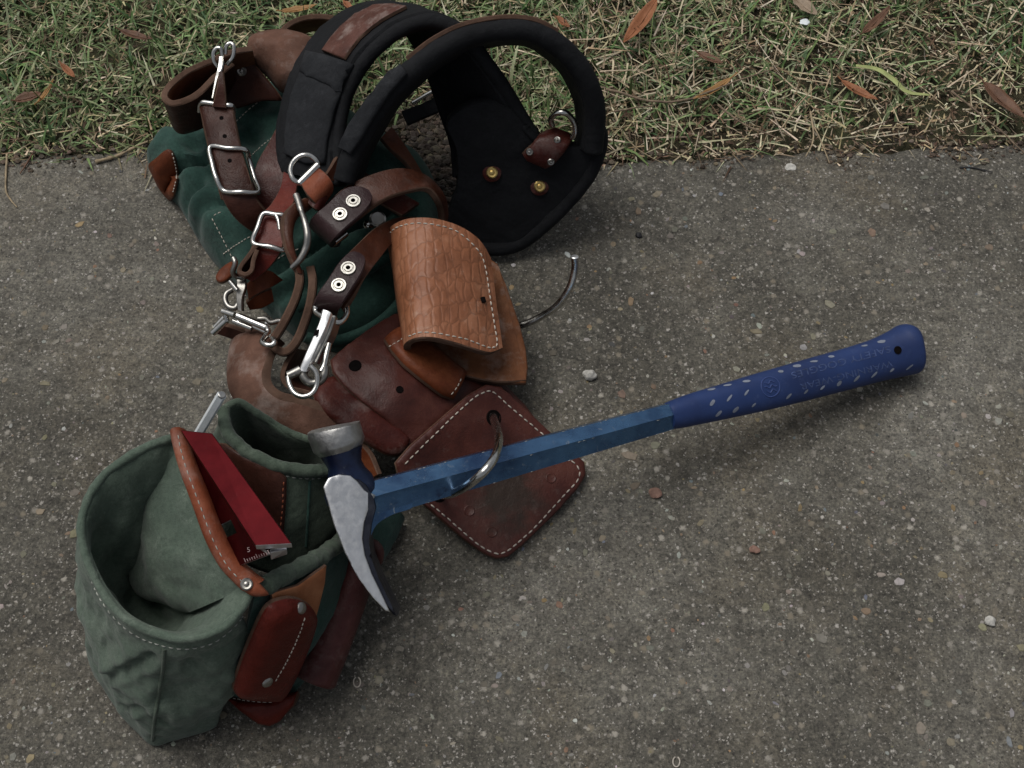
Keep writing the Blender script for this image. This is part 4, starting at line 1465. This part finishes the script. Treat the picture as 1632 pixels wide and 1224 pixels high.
bk = sheet('backing', [(780, 416), (793, 424), (810, 468), (828, 520), (838, 560), (841, 590), (838, 614), (790, 614), (738, 604), (700, 592), (720, 480)], lambda x, y: P(x, y, .036), .0035, [M['tanback'], M['rawedge']], tan, sm=False)
stitches('stitching', bk, [(718, 580), (760, 592), (800, 600), (830, 604)], M['thread'], bk, .0042, .0031, .00045)
wire('wire_hook', [(780, 520, .022), (826, 519, .026), (858, 507, .032), (888, 487, .042), (908, 458, .054), (916, 430, .064), (916, 410, .072)], .0024, M['steel'], tan, 40, seg=14)
lathe('hook_end', [(.0025, 0), (.0025, .0004), (.0021, .0008), (.0003, .0009)], P(916, 410, .0718), (P(916, 410, .072) - P(916, 430, .064)), M['claw'], tan, 16)
wire('slot_button', [(769, 474, .074), (771, 482, .073)], .0016, M['hole'], tan, 4)
# ------------------------------------------------------------------ padded suspenders
sus = thing('suspenders', 'black padded suspenders with brown leather straps arching over the green pouch', 'suspenders', P(830, 380, 0))
BL3 = [M['black']] * 3
def zp(py, k=.00044, b=.0):
    return .006 + (395 - py) * k + b
A1 = [(541, 296), (538, 240), (545, 175), (566, 122), (597, 80), (640, 47), (688, 34), (732, 52), (772, 96), (803, 140), (826, 178), (850, 216)]
B1 = [(456, 276), (450, 228), (455, 180), (478, 108), (528, 46), (583, 14), (632, 22), (660, 56), (682, 100), (706, 168), (726, 228), (731, 282)]
zA1 = [.088, .098, .112, .126, .138, .148, .152, .146, .132, .112, .095, .080]
zB1 = [.078, .085, .090, .095, .100, .104, .104, .098, .088, .075, .062, .050]
A1 = [(*p, z) for p, z in zip(A1, zA1)]; B1 = [(*p, z) for p, z in zip(B1, zB1)]
pad1 = strap('shoulder_pad', A1, B1, .012, BL3, sus, n=90, m=12, crown=.002, wob=.0012)
hem('pad_binding', A1, .0048, M['black'], pad1, False, 140, seed=2, lump=.25)
hem('pad_binding', B1, .0044, M['black'], pad1, False, 140, seed=5, lump=.25)
# second pad, seen edge-on
A2 = [(548, 290), (560, 250), (582, 205), (612, 158), (650, 118), (692, 84), (742, 58), (800, 46), (850, 50), (894, 76), (926, 112), (946, 158), (948, 200), (944, 240)]
zA2 = [.098, .108, .120, .132, .142, .150, .156, .159, .157, .147, .133, .114, .096, .080]
B2 = [(568, 270), (580, 236), (602, 196), (632, 152), (668, 116), (706, 88), (752, 68), (806, 56), (850, 62), (886, 86), (912, 120), (928, 160), (932, 196), (930, 230)]
A2 = [(*p, z) for p, z in zip(A2, zA2)]
B2 = [(*p, z - .052 * (1 - .55 * max(0, (i - 9) / 4))) for i, (p, z) in enumerate(zip(B2, zA2))]
pad2 = strap('shoulder_pad', A2, B2, .013, BL3, sus, n=100, m=12, crown=.001, wob=.0006)
hem('pad_binding', A2, .0068, M['black'], pad2, False, 150, seed=8, seg=16, lump=.2)
# back panel leaning on the concrete
pan_out = [(706, 372), (716, 330), (728, 290), (726, 235), (712, 190), (760, 160), (815, 172), (852, 214), (880, 222), (925, 228), (948, 190), (962, 190), (956, 245), (932, 292), (890, 340), (850, 374), (822, 392), (790, 398), (750, 392)]
def panel_loc(x, y):
    return P(x, y, .008 + max(0, (392 - y)) * .00042)
panel = sheet('back_panel', pan_out, panel_loc, .008, BL3, sus, step=10, wob=.001, off=-.004)
hem('panel_binding', [(x, y, .010 + max(0, (392 - y)) * .00042) for x, y in [(948, 196), (958, 222), (948, 262), (926, 298), (888, 340), (850, 374), (822, 391), (790, 397), (750, 391), (716, 374)]], .0048, M['black'], panel, False, 120, seed=14, lump=.2)
sheet('panel_seam', [(840, 200), (856, 212), (880, 236), (872, 242), (850, 226), (832, 206)], on(panel), .002, BL3, panel, step=6)
for x, y in ((784, 275), (860, 297)):
    w = rivet(panel, x, y, .0062, M['burgundy'], panel, 'cap', 'leather_washer')
    rivet([panel, w], x, y, .0038, M['brass'], w, 'burr')
tb = sheet('leather_tab', [(832, 243), (838, 236), (872, 207), (884, 203), (910, 213), (915, 220), (906, 234), (880, 262), (868, 267), (838, 253)], on(panel), .004, lth('burgundy'), sus, sm=False, off=.001, puff=.002, R=10)
tb['label'] = 'burgundy leather tab holding a ring on the back panel'
for x, y in ((888, 223), (844, 242), (878, 258)):
    rivet(tb, x, y, .0024, M['dullsteel'], tb, 'burr')
wire('d_ring', [(880, 200, .090), (878, 190, .096), (886, 181, .102), (898, 179, .104), (908, 185, .100), (916, 198, .094), (917, 212, .088), (912, 220, .084)], .0020, M['steel'], sus, 40)
# leather overlays on the pads
ov = sheet('leather_overlay', [(516, 84), (530, 64), (546, 46), (564, 31), (582, 20), (604, 12), (628, 11), (650, 15), (632, 24), (612, 35), (594, 48), (576, 64), (562, 82), (552, 97)], on(pad1), .0028, lth('dustybrown'), pad1, sm=False, off=.0006, step=6)
ov['label'] = 'dusty brown leather strap along the pad'
pk = sheet('webbing_sleeve', [(492, 84), (520, 90), (566, 104), (558, 122), (548, 146), (515, 134), (482, 116)], on(pad1), .0036, [M['dusty']] * 3, pad1, sm=False, off=.0006, step=7)
pk2 = sheet('webbing_sleeve', [(482, 115), (515, 132), (547, 145), (534, 180), (524, 225), (520, 262), (490, 262), (456, 246), (458, 200), (468, 150)], on(pad1), .0024, [M['dusty']] * 3, pad1, sm=False, off=.0006, step=8, wob=.0004)
sv = strap('leather_overlay', [(648, 94, .150), (690, 62, .158), (740, 38, .164), (800, 27, .167), (852, 31, .165), (890, 50, .157)], [(652, 96, .128), (694, 64, .136), (744, 41, .142), (801, 31, .145), (850, 36, .143), (886, 54, .136)], .003, lth('brown'), pad2, n=40)
fl2 = sheet('webbing_sleeve', [(540, 236), (556, 200), (588, 154), (616, 120), (640, 104), (650, 118), (622, 150), (596, 188), (574, 226), (560, 246)], on([pad2] + [c for c in pad2.children if c.name.startswith('pad_binding')]), .003, [M['dusty']] * 3, pad2, sm=False, off=.0006, step=7)
strap('leather_tail', [(541, 236, .100), (532, 255, .099), (520, 275, .097), (506, 292, .094)], [(545, 243, .096), (542, 262, .094), (534, 284, .092), (520, 304, .09)], .003, lth('brown'), sus, n=20)
# far buckle strap glimpsed below the pad
wire('far_buckle', [(657, 165, .052), (680, 151, .052), (705, 136, .052), (696, 124, .052)], .0014, M['steel'], sus, 30)
strap('far_strap', [(640, 178, .046), (668, 168, .046), (700, 152, .046), (712, 140, .046)], [(650, 200, .044), (672, 190, .044), (700, 178, .044), (716, 162, .044)], .003, [M['black']] * 3, sus, n=16)

# ---- leather straps at the front
s1 = strap('adjusting_strap', [(318, 172, .104), (326, 204, .101), (335, 240, .098), (347, 285, .094), (358, 322, .088), (380, 352, .078), (412, 374, .068), (436, 380, .060)], [(372, 170, .106), (378, 204, .103), (386, 240, .100), (398, 280, .096), (408, 312, .090), (420, 330, .084), (436, 346, .074), (452, 356, .064)], .0036, lth('darkbrown'), sus, n=70, m=8, crown=.0018, wob=.0006)
for x, y in ((353, 188), (358, 217), (366, 256)):
    h = hit(s1, x, y)
    lathe('punched_hole', [(.0014, .0002), (.0012, .0004), (.0001, .0002)], h[0], h[1], M['hole'], s1, 12)
strap('strap_underlayer', [(318, 172, .098), (324, 204, .095), (338, 262, .091), (352, 318, .080)], [(330, 176, .097), (338, 206, .094), (352, 264, .090), (366, 320, .079)], .003, lth('brown'), sus, n=24)
strap('hanging_strap', [(450, 186, .084), (430, 226, .083), (410, 262, .081), (402, 300, .077), (408, 336, .069), (425, 365, .06)], [(480, 226, .080), (468, 262, .080), (458, 292, .078), (444, 318, .074), (438, 345, .068), (448, 368, .058)], .0036, lth('burgundy'), sus, n=40)
wire('slide_buckle', [(335, 234, .1020), (362, 236, .1045), (391, 239, .1020), (397, 255, .094), (406, 285, .090), (412, 306, .0925), (385, 306, .0965), (357, 304, .0945), (345, 284, .0985), (338, 260, .1010)], .0016, M['steel'], sus, 90, True)
# S2 with buckle
s2 = strap('buckle_strap', [(452, 276, .092), (447, 302, .092), (432, 328, .094), (416, 346, .094), (405, 385, .091), (390, 418, .086), (380, 436, .080)], [(476, 290, .092), (470, 322, .094), (460, 345, .095), (455, 366, .094), (450, 398, .090), (432, 424, .084), (404, 448, .076)], .0034, lth('red'), sus, n=50, m=8)
wire('roller_buckle', [(420, 341, .0995), (438, 342, .1005), (456, 346, .0995), (458, 370, .0965), (455, 397, .0935), (430, 393, .0955), (404, 387, .0945), (411, 362, .0985)], .0017, M['steel'], sus, 80, True)
wire('buckle_tongue', [(440, 343, .102), (444, 352, .101), (446, 366, .099)], .0014, M['steel'], sus, 10)
strap('folded_tip', [(408, 392, .098), (396, 408, .098), (384, 424, .098), (382, 433, .098), (392, 437, .098), (401, 430, .098), (404, 414, .098), (410, 398, .098)], [(408, 396, .078), (396, 412, .078), (384, 428, .078), (382, 437, .078), (392, 441, .078), (401, 434, .078), (404, 418, .078), (410, 402, .078)], .0026, lth('russet'), sus, n=50, flip=True)
sheet('strap_tip', [(345, 444), (351, 433), (362, 424), (372, 420), (374, 434), (366, 446), (356, 452), (348, 451)], lambda x, y: P(x, y, .060), .003, lth('russet'), sus)
strap('lower_strap', [(394, 452, .066), (408, 440, .070), (424, 431, .070), (440, 438, .066)], [(398, 478, .060), (416, 466, .064), (436, 456, .064), (450, 446, .060)], .003, lth('russet'), sus, n=20)
strap('lower_strap', [(392, 480, .060), (410, 468, .062), (432, 459, .062)], [(398, 492, .052), (418, 490, .054), (436, 480, .055)], .003, lth('russet'), sus, n=16)
# D ring with its leather keeper
dr = wire('d_ring', [(478, 292, .106), (468, 286, .108), (463, 274, .110), (465, 262, .112), (473, 252, .114), (484, 247, .115), (496, 249, .114), (505, 257, .112), (506, 264, .110)], .0017, M['steel'], sus, 50)
tube('ring_bar', [P(477, 293, .1065), P(507, 263, .110)], .0026, M['steel'], dr, 12)
strap('ring_keeper', [(508, 268, .108), (520, 278, .109), (528, 290, .106), (528, 302, .098), (520, 314, .090)], [(481, 296, .106), (488, 310, .107), (498, 322, .104), (506, 330, .096), (508, 336, .088)], .0034, [M['orange'], M['rawedge'], M['burgundy']], sus, n=36, m=8)
strap('ring_keeper', [(500, 300, .104), (512, 306, .104), (520, 312, .100)], [(492, 326, .101), (502, 334, .101), (510, 338, .096)], .003, lth('burgundy'), sus, n=16)
# thick looped strap and its two tails
strap('loop_strap', [(482, 318, .098), (464, 327, .104), (451, 343, .106), (448, 366, .104), (453, 394, .100), (461, 414, .096), (470, 434, .090)], [(494, 334, .094), (478, 344, .100), (468, 358, .101), (466, 380, .100), (470, 402, .097), (475, 418, .093), (482, 436, .088)], .0055, lth('brown'), sus, n=50, m=8, crown=.002)
for pth in ([(476, 430, .092), (477, 450, .090), (470, 476, .086), (458, 502, .082), (447, 522, .078), (434, 543, .074)], [(494, 424, .090), (498, 448, .090), (494, 482, .086), (484, 516, .080), (471, 545, .074), (455, 560, .070), (440, 556, .070), (433, 545, .070)]):
    strap('loop_tail', pth, [(x + 2, y + 2, z - .016) for x, y, z in pth], .0050, lth('darkbrown'), sus, n=50, m=6, flip=False)
hk = px3([(472, 311, .108), (476, 322, .108), (480, 336, .108), (486, 354, .108), (490, 374, .106), (488, 394, .102), (478, 414, .098), (465, 427, .094)], 50)
tube('spring_hook', hk, [.0022 if i < 14 else .0016 + .0008 * sin(pi * (i - 14) / 36) for i in range(50)], M['dullsteel'], sus, 12)
# riveted straps with dark tabs
s4 = strap('shoulder_strap', [(505, 342, .090), (548, 302, .094), (592, 280, .097), (638, 270, .095), (676, 282, .082), (702, 308, .066), (710, 334, .052), (708, 360, .042)], [(538, 378, .088), (578, 344, .092), (614, 319, .094), (650, 307, .093), (680, 303, .088), (697, 322, .078), (703, 344, .064), (702, 366, .054)], .0042, lth('brown'), sus, n=60, m=8)
t1 = strap('strap_tab', [(586, 304, .1025), (570, 299, .1035), (548, 304, .1035), (520, 329, .1025), (504, 342, .1005), (496, 352, .094), (500, 362, .084), (512, 366, .078)], [(593, 316, .1015), (590, 328, .1020), (578, 343, .1020), (556, 362, .1010), (541, 376, .099), (532, 385, .092), (532, 391, .082), (542, 390, .076)], .0044, [M['tab'], M['tab'], M['rawback']], sus, n=50, m=8)
rivet(t1, 563, 321, .0048, M['nickel'], t1, 'ring'); rivet(t1, 542, 342, .0048, M['nickel'], t1, 'ring')
s5 = strap('shoulder_strap', [(520, 452, .096), (545, 418, .098), (568, 392, .096), (594, 366, .086), (625, 350, .070), (660, 346, .056)], [(548, 498, .093), (562, 478, .096), (580, 446, .096), (599, 418, .088), (624, 388, .072), (655, 378, .056)], .0050, lth('brown'), sus, n=50, m=8)
t2 = strap('strap_tab', [(572, 406, .1055), (558, 404, .1065), (541, 420, .1065), (523, 447, .1055), (507, 469, .1035), (500, 483, .097), (505, 494, .088)], [(581, 414, .1050), (582, 424, .1055), (576, 440, .1055), (562, 462, .1045), (550, 480, .1025), (541, 491, .096), (538, 500, .087)], .0046, [M['tab'], M['tab'], M['rawback']], sus, n=50, m=8)
rivet(t2, 555, 428, .0047, M['nickel'], t2, 'ring'); rivet(t2, 540, 455, .0047, M['nickel'], t2, 'ring')
# metal bits under the upper tab
tube('ring_bar', [P(528, 391, .080), P(552, 372, .080)], .0022, M['steel'], sus, 10)
lathe('snap_button', [(.0052, 0), (.0052, .0012), (.004, .002), (.002, .0016), (.0004, .0016)], P(602, 349, .076), Vector((.1, -.4, .9)), M['dullsteel'], sus, 24)
lathe('snap_stud', [(.0024, -.004), (.0024, .002), (.0012, .003), (.0002, .003)], P(586, 358, .076), Vector((-.4, -.5, .8)), M['steel'], sus, 16)
# big snap hook hanging from the lower tab
sn = wire('snap_swivel', [(503, 488, .096), (504, 497, .095), (514, 504, .098), (526, 509, .100), (538, 514, .099), (547, 510, .097), (553, 499, .095), (552, 488, .094)], .0018, M['steel'], sus, 40)
sb_ = strap('snap_body', [(514, 497, .104), (508, 520, .104), (497, 546, .101), (486, 570, .098), (477, 590, .094)], [(530, 503, .104), (521, 528, .104), (510, 552, .101), (500, 574, .098), (492, 592, .094)], .0050, M['claw'], sus, n=30, m=4, crown=.0008)
strap('snap_side', [(531, 503, .103), (523, 528, .103), (512, 552, .100), (501, 576, .097)], [(540, 514, .095), (533, 536, .095), (522, 556, .092), (506, 580, .090)], .003, M['dullsteel'], sb_, n=20)
h = hit(sb_, 508, 532)
quadbox('snap_slot', [P(502, 526, .1075), P(509, 524, .1075), P(506, 534, .1072), P(499, 536, .1072)], .0006, [M['hole'], M['hole']], sb_)
wire('snap_lever', [(524, 548, .098), (520, 566, .097), (517, 582, .095), (512, 592, .094)], .0019, M['steel'], sb_, 16)
wire('snap_jaw', [(482, 586, .094), (484, 600, .092), (494, 610, .090), (508, 608, .090), (516, 598, .092), (518, 584, .094)], .0027, M['dullsteel'], sb_, 30)
rg = wire('d_ring', [(459, 600, .093), (462, 614, .092), (470, 627, .091), (483, 632, .091), (497, 627, .092), (505, 613, .094), (505, 596, .097), (495, 583, .099)], .0016, M['steel'], sus, 50)
tube('ring_bar', [P(459, 599, .094), P(479, 589, .095)], .0027, M['dullsteel'], rg, 12)
# snap hook at the top of the adjusting strap
wire('snap_loop', [(354, 90, .122), (352, 78, .126), (345, 77, .126), (340, 85, .124), (341, 98, .120), (347, 107, .117)], .0014, M['steel'], sus, 40)
wire('snap_loop', [(359, 86, .122), (361, 73, .126), (368, 69, .127), (373, 75, .126), (371, 91, .122), (362, 103, .118)], .0014, M['steel'], sus, 40)
strap('snap_body', [(349, 93, .122), (348, 108, .121), (344, 124, .118), (338, 157, .112)], [(357, 93, .122), (356, 110, .121), (350, 126, .118), (342, 158, .112)], .004, M['steel'], sus, n=20, m=4)
strap('snap_tongue', [(349, 116, .120), (347, 136, .117), (342, 158, .112), (339, 170, .109)], [(357, 116, .120), (359, 136, .117), (361, 158, .112), (361, 172, .109)], .004, lth('darkbrown'), sus, n=20)
wire('strap_bar', [(318, 178, .101), (319, 166, .106), (324, 163, .108), (345, 166, .109), (366, 168, .109), (371, 171, .107), (372, 180, .103)], .0017, M['steel'], sus, 30)
# tangle of buckles at the lower left
strap('snap_body', [(377, 440, .074), (378, 456, .073), (377, 474, .070), (380, 494, .066)], [(392, 442, .074), (393, 458, .073), (388, 476, .070), (388, 496, .066)], .004, M['dullsteel'], sus, n=20, m=4)
wire('snap_ring', [(370, 462, .068), (361, 468, .068), (359, 478, .067), (364, 488, .066), (374, 491, .066), (380, 484, .067)], .0018, M['dullsteel'], sus, 30)
wire('snap_lever', [(366, 448, .078), (372, 455, .077), (378, 462, .076)], .0016, M['steel'], sus, 10)
wire('snap_swivel', [(372, 411, .090), (375, 420, .089), (371, 434, .084), (378, 441, .080), (390, 442, .079)], .0017, M['dullsteel'], sus, 24)
for a, b, r in (((355, 496, .070), (374, 502, .072), .0019), ((378, 503, .072), (424, 522, .072), .0022), ((372, 511, .066), (402, 523, .066), .0021), ((398, 517, .066), (424, 529, .068), .0017), ((339, 531, .060), (361, 511, .066), .0020), ((342, 522, .056), (358, 505, .060), .0016), ((358, 497, .070), (362, 512, .066), .0016)):
    tube('buckle_bar', [P(*a), P(*b)], r, M['steel'], sus, 12)
wire('buckle_frame', [(424, 520, .072), (427, 530, .071), (418, 544, .074), (424, 549, .076), (433, 550, .076), (438, 544, .076), (432, 536, .072)], .0018, M['steel'], sus, 30)
wire('buckle_frame', [(412, 508, .066), (424, 508, .067), (432, 514, .068), (446, 511, .070), (450, 516, .070)], .0017, M['dullsteel'], sus, 20)
strap('belt_keeper', [(356, 515, .058), (376, 521, .058), (400, 530, .058), (424, 540, .058)], [(346, 530, .050), (366, 537, .050), (390, 546, .050), (414, 554, .050)], .004, lth('darkbrown'), sus, n=20)
# ------------------------------------------------------------------ litter on the lawn and the concrete
def leaf(a, b, wpx, mat, label, z=.011, curl=.25, group=None):
    A, B = P(*a, z), P(*b, z + random.uniform(-.002, .004))
    L = (B - A).length
    d = (B - A).normalized()
    s = d.cross(Vector((0, 0, 1))).normalized()
    up = s.cross(d)
    w = wpx * .00044 * .5
    verts, faces = [], []
    K, J = 12, 6
    tw = random.uniform(-.25, .25)
    for i in range(K + 1):
        f = i / K
        hw = w * (sin(pi * f ** .85) ** .75 if 0 < f < 1 else .03)
        hw *= 1 + .10 * noise.noise(Vector((f * 9 + a[0], 1, 0)))
        c = A + d * (L * f) + up * (curl * L * .35 * (4 * (f - .5) ** 2 - .4))
        ss = s * cos(tw * f) + up * sin(tw * f)
        for j in range(J + 1):
            g = j / J * 2 - 1
            verts.append(c + ss * (hw * g) + up * (hw * .55 * abs(g) ** 1.5 + .0012 * noise.noise(Vector((f * 6, g * 3, a[0])))))
        if i:
            b0 = i * (J + 1)
            for j in range(J):
                faces.append((b0 - J - 1 + j, b0 - J + j, b0 + j + 1, b0 + j))
    root = thing('fallen_leaf', label, 'leaf', Vector((A.x, A.y, 0)), group)
    o = obj('leaf_blade', verts, faces, mat, root)
    so = o.modifiers.new('thickness', 'SOLIDIFY'); so.thickness = .0004
    rib = [A + d * (L * f) + up * (curl * L * .35 * (4 * (f - .5) ** 2 - .4) + .0003) for f in np.linspace(-.12, .9, 12)]
    tube('midrib', rib, [.0006 - .0004 * i / 11 for i in range(12)], mat, root, 6)
    return root
leaf((1046, 2), (993, 72), 27, M['leaf'], 'bright rust brown leaf standing in the grass', z=.014)
leaf((1166, 126), (1104, 160), 13, M['leaftan'], 'narrow tan leaf lying across the long thin twig')
leaf((448, 20), (506, 9), 15, M['leaftan'], 'tan leaf in the grass behind the brown belt tail', z=.012)
leaf((1340, 130), (1398, 161), 15, M['leaf'], 'small rust leaf beside the yellow green grass blade')
leaf((1566, 134), (1634, 192), 30, M['leafdark'], 'broad dark brown leaf on the straw near the slab edge')
leaf((1374, 56), (1418, 12), 17, M['leafdark'], 'dark brown leaf standing in the grass near the white scrap', z=.012)
leaf((1262, -6), (1302, 26), 24, M['leafpale'], 'pale grey brown leaf lying above the white scrap')
leaf((1110, 84), (1152, 102), 14, M['leafdark'], 'small dark leaf lying behind the long thin twig')
leaf((98, 103), (120, 124), 11, M['leaf'], 'tiny rust leaf in the thick green grass', z=.014)
leaf((24, 162), (66, 150), 20, M['leafdark'], 'wide purplish brown leaf in the green grass')
leaf((60, 166), (86, 128), 8, M['leaftan'], 'thin tan leaf leaning over the wide purplish leaf', z=.013)
leaf((192, 50), (244, 64), 16, M['leafdark'], 'long dark leaf in the green grass beyond the belt loop', z=.010)
leaf((852, 70), (880, 88), 12, M['leaftan'], 'small tan leaf framed by the black padded loop')
leaf((884, 26), (908, 44), 12, M['leaf'], 'small rust leaf just behind the black padded loop', z=.012)
leaf((548, 2), (562, 16), 11, M['leaf'], 'tiny orange leaf behind the brown pad strap', z=.014)

def twig(pts, r, mat, label, name='twig', z=.004, cat='twig', rough=.25):
    q = px3([(x, y, z) for x, y in pts], 34)
    q = [p + Vector((0, 0, .0012 * noise.noise(p * 80))) for p in q]
    rr = [r * (1 - .55 * i / 33) * (1 + rough * noise.noise(p * 300)) for i, p in enumerate(q)]
    o = tube(name, q, rr, mat, None, 7, sharp=None)
    tag(o, label, cat)
    return o
twig([(966, 142), (1040, 161), (1100, 157), (1160, 134), (1234, 110)], .0011, M['twig'], 'long thin twig lying on the straw beside the black loop', z=.013)
twig([(1144, 168), (1190, 200), (1248, 223)], .0009, M['twig'], 'short straight twig lying on bare straw below the tan leaf', z=.011)
twig([(972, 160), (988, 204), (1012, 234), (1056, 260)], .0006, M['twigpale'], 'thin bent stem reaching onto the slab beside the black loop', z=.004)
twig([(978, 178), (1012, 172), (1048, 167)], .0008, M['twig'], 'stubby twig lying under the long thin twig', z=.010)
twig([(1516, 146), (1580, 196), (1640, 250)], .0009, M['twig'], 'grey twig below the broad dark leaf', z=.011)
twig([(1246, 204), (1272, 168), (1300, 138)], .0008, M['twigpale'], 'pale stalk rising from the tuft at the slab edge', z=.012)
twig([(1292, 178), (1296, 222), (1284, 250)], .0008, M['twigpale'], 'pale runner hanging straight onto the slab', z=.007)
twig([(1294, 196), (1310, 230), (1322, 260)], .0007, M['twigpale'], 'pale runner bending aside onto the slab', z=.006)
twig([(152, 258), (185, 249), (214, 236), (247, 221)], .0014, M['twigpale'], 'knobbly pale root lying on the slab edge near the belt', z=.002, rough=.8)
twig([(11, 246), (9, 300), (17, 318), (27, 330)], .0009, M['twigpale'], 'pale curved root hanging down onto the concrete', z=.0015)
twig([(52, 246), (42, 262), (32, 277)], .0009, M['leafdark'], 'short dark twig on the slab edge beside the pale root', z=.0015)
twig([(1530, 266), (1552, 267), (1582, 275)], .0008, M['rubber'], 'short black bent wire lying on the slab', 'wire_scrap', z=.0012, cat='wire')
twig([(1196, 252), (1212, 240), (1222, 216)], .0006, M['twigpale'], 'fine stem at the slab edge between twig and tuft', z=.003)
def ribbon(pts, w, mat, label, z=.010):
    q = px3([(x, y, z) for x, y in pts], 30)
    st = []
    verts, faces = [], []
    for i, p in enumerate(q):
        d = (q[min(i + 1, 29)] - q[max(i - 1, 0)]).normalized()
        s_ = d.cross(Vector((0, 0, 1))).normalized()
        ww = w * (.35 + .65 * sin(pi * min(1, .08 + i / 31)))
        for k, hgt in ((-1, .0006), (0, 0), (1, .0006)):
            verts.append(p + s_ * ww * k * .5 + Vector((0, 0, hgt)))
        if i:
            b = i * 3
            faces += [(b - 3, b - 2, b + 1, b), (b - 2, b - 1, b + 2, b + 1)]
    o = obj('grass_blade', verts, faces, mat)
    so = o.modifiers.new('thickness', 'SOLIDIFY'); so.thickness = .0003
    tag(o, label, 'grass')
ribbon([(1364, 105), (1398, 111), (1424, 128), (1446, 147), (1482, 152)], .0042, M['yellowgreen'], 'single long yellow green grass blade lying on the straw')

def pebble(px_, py_, r, mat, label, sq=.7, name='pebble', cat='pebble', seed=0):
    bm = bmesh.new()
    bmesh.ops.create_icosphere(bm, subdivisions=3, radius=1)
    c = P(px_, py_, r * sq * .7)
    for v in bm.verts:
        k = 1 + .38 * noise.noise(v.co * 1.1 + Vector((seed * 7.3, 0, 0))) + .14 * noise.noise(v.co * 3.1 + Vector((seed, 5, 0)))
        v.co = Vector((v.co.x * r * k, v.co.y * r * k * .85, v.co.z * r * sq * k))
    me = bpy.data.meshes.new(name); bm.to_mesh(me); bm.free()
    me.materials.append(mat)
    me.set_sharp_from_angle(angle=radians(35))
    o = bpy.data.objects.new(name, me); COL.objects.link(o)
    o.location = c
    lo = min(v.co.z for v in me.vertices)
    o.location.z = -lo - .0004
    tag(o, label, cat)
    return o
pebble(940, 598, .0043, M['stone_white'], 'largest pale grey pebble lying beside the hammer shank', seed=1)
pebble(1045, 786, .0042, M['stone_pink'], 'flat pinkish pebble on the concrete below the hammer shank', .45, seed=2)
pebble(1577, 990, .0034, M['stone_white'], 'pale pebble alone on the open concrete', .6, seed=3)
pebble(173, 759, .0027, M['stone_white'], 'small pale pebble beside the open green bucket', .6, seed=4)
pebble(1260, 266, .0038, M['stone_white'], 'flat white chip on the slab just below the grass', .2, 'stone_chip', 'stone', 5)
pebble(1202, 876, .0030, M['stone_pink'], 'small reddish crumb on the open concrete', .6, 'stone_chip', 'stone', 6)
pebble(1018, 375, .0024, M['rubber'], 'tiny black crumb on the concrete below the grass', .6, 'stone_chip', 'stone', 8)
pebble(1278, 52, .0036, M['white'], 'small white scrap caught in the grass', .22, 'paper_scrap', 'scrap', 7).location.z = .012
for cx_, cy_, lb in ((569, 1087, 'tiny pale broken ring on the concrete near the burgundy tool tube'), (1078, 1214, 'tiny pale ring on the empty concrete far from the pouch')):
    q = [P(cx_ + 5.5 * cos(a), cy_ + 8 * sin(a), .0009) for a in np.linspace(-1.2, 4.4, 22)]
    tag(tube('fibre_ring', q, .0004, M['thread'], None, 7, sharp=None), lb, 'fibre')
# loose soil that has spilled over the slab edge behind the straps
def crumbs():
    bm = bmesh.new(); bmesh.ops.create_icosphere(bm, subdivisions=1, radius=1)
    iv = [v.co.copy() for v in bm.verts]; fi = [tuple(v.index for v in f.verts) for f in bm.faces]; bm.free()
    verts, faces, cols = [], [], []
    for _ in range(2600):
        px_ = random.gauss(690, 34); py_ = random.gauss(255, 52)
        if py_ > 372: continue
        r = min(.0032, .0005 + random.expovariate(1 / .0008))
        c = P(px_, py_, r * .35)
        col = jit(random.choice([(.045, .033, .023), (.03, .022, .016), (.07, .052, .036), (.10, .08, .058), (.05, .04, .03)]), .3)
        b = len(verts)
        for v in iv:
            k = 1 + .5 * noise.noise(v * 1.6 + c * 900)
            verts.append(c + Vector((v.x * r * k * 1.2, v.y * r * k, v.z * r * .7 * k))); cols.append(col)
        faces += [(b + i, b + j, b + k) for i, j, k in fi]
    for _ in range(3200):
        x = random.uniform(-.6, .6)
        d = random.gauss(0, .006) - .003
        if noise.noise(Vector((x * 13, 5, 0))) < -.05 and d < 0: continue
        r = min(.0022, .0004 + random.expovariate(1 / .0005))
        c = Vector((x, edge_y(x) + d, r * .3))
        col = jit(random.choice([(.06, .045, .031), (.04, .03, .021), (.09, .068, .046), (.13, .10, .07)]), .3)
        b = len(verts)
        for v in iv:
            k = 1 + .5 * noise.noise(v * 1.6 + c * 900)
            verts.append(c + Vector((v.x * r * k * 1.2, v.y * r * k, v.z * r * .7 * k))); cols.append(col)
        faces += [(b + i, b + j, b + k) for i, j, k in fi]
    o = obj('loose_soil', verts, faces, M['chip'], smooth=False, kind='stuff')
    a = o.data.attributes.new('tint', 'FLOAT_COLOR', 'POINT')
    a.data.foreach_set('color', np.array([(*c, 1) for c in cols], dtype=np.float32).ravel())
    tag(o, 'dark loose soil crumbs spilled along the slab edge', 'soil')
crumbs()
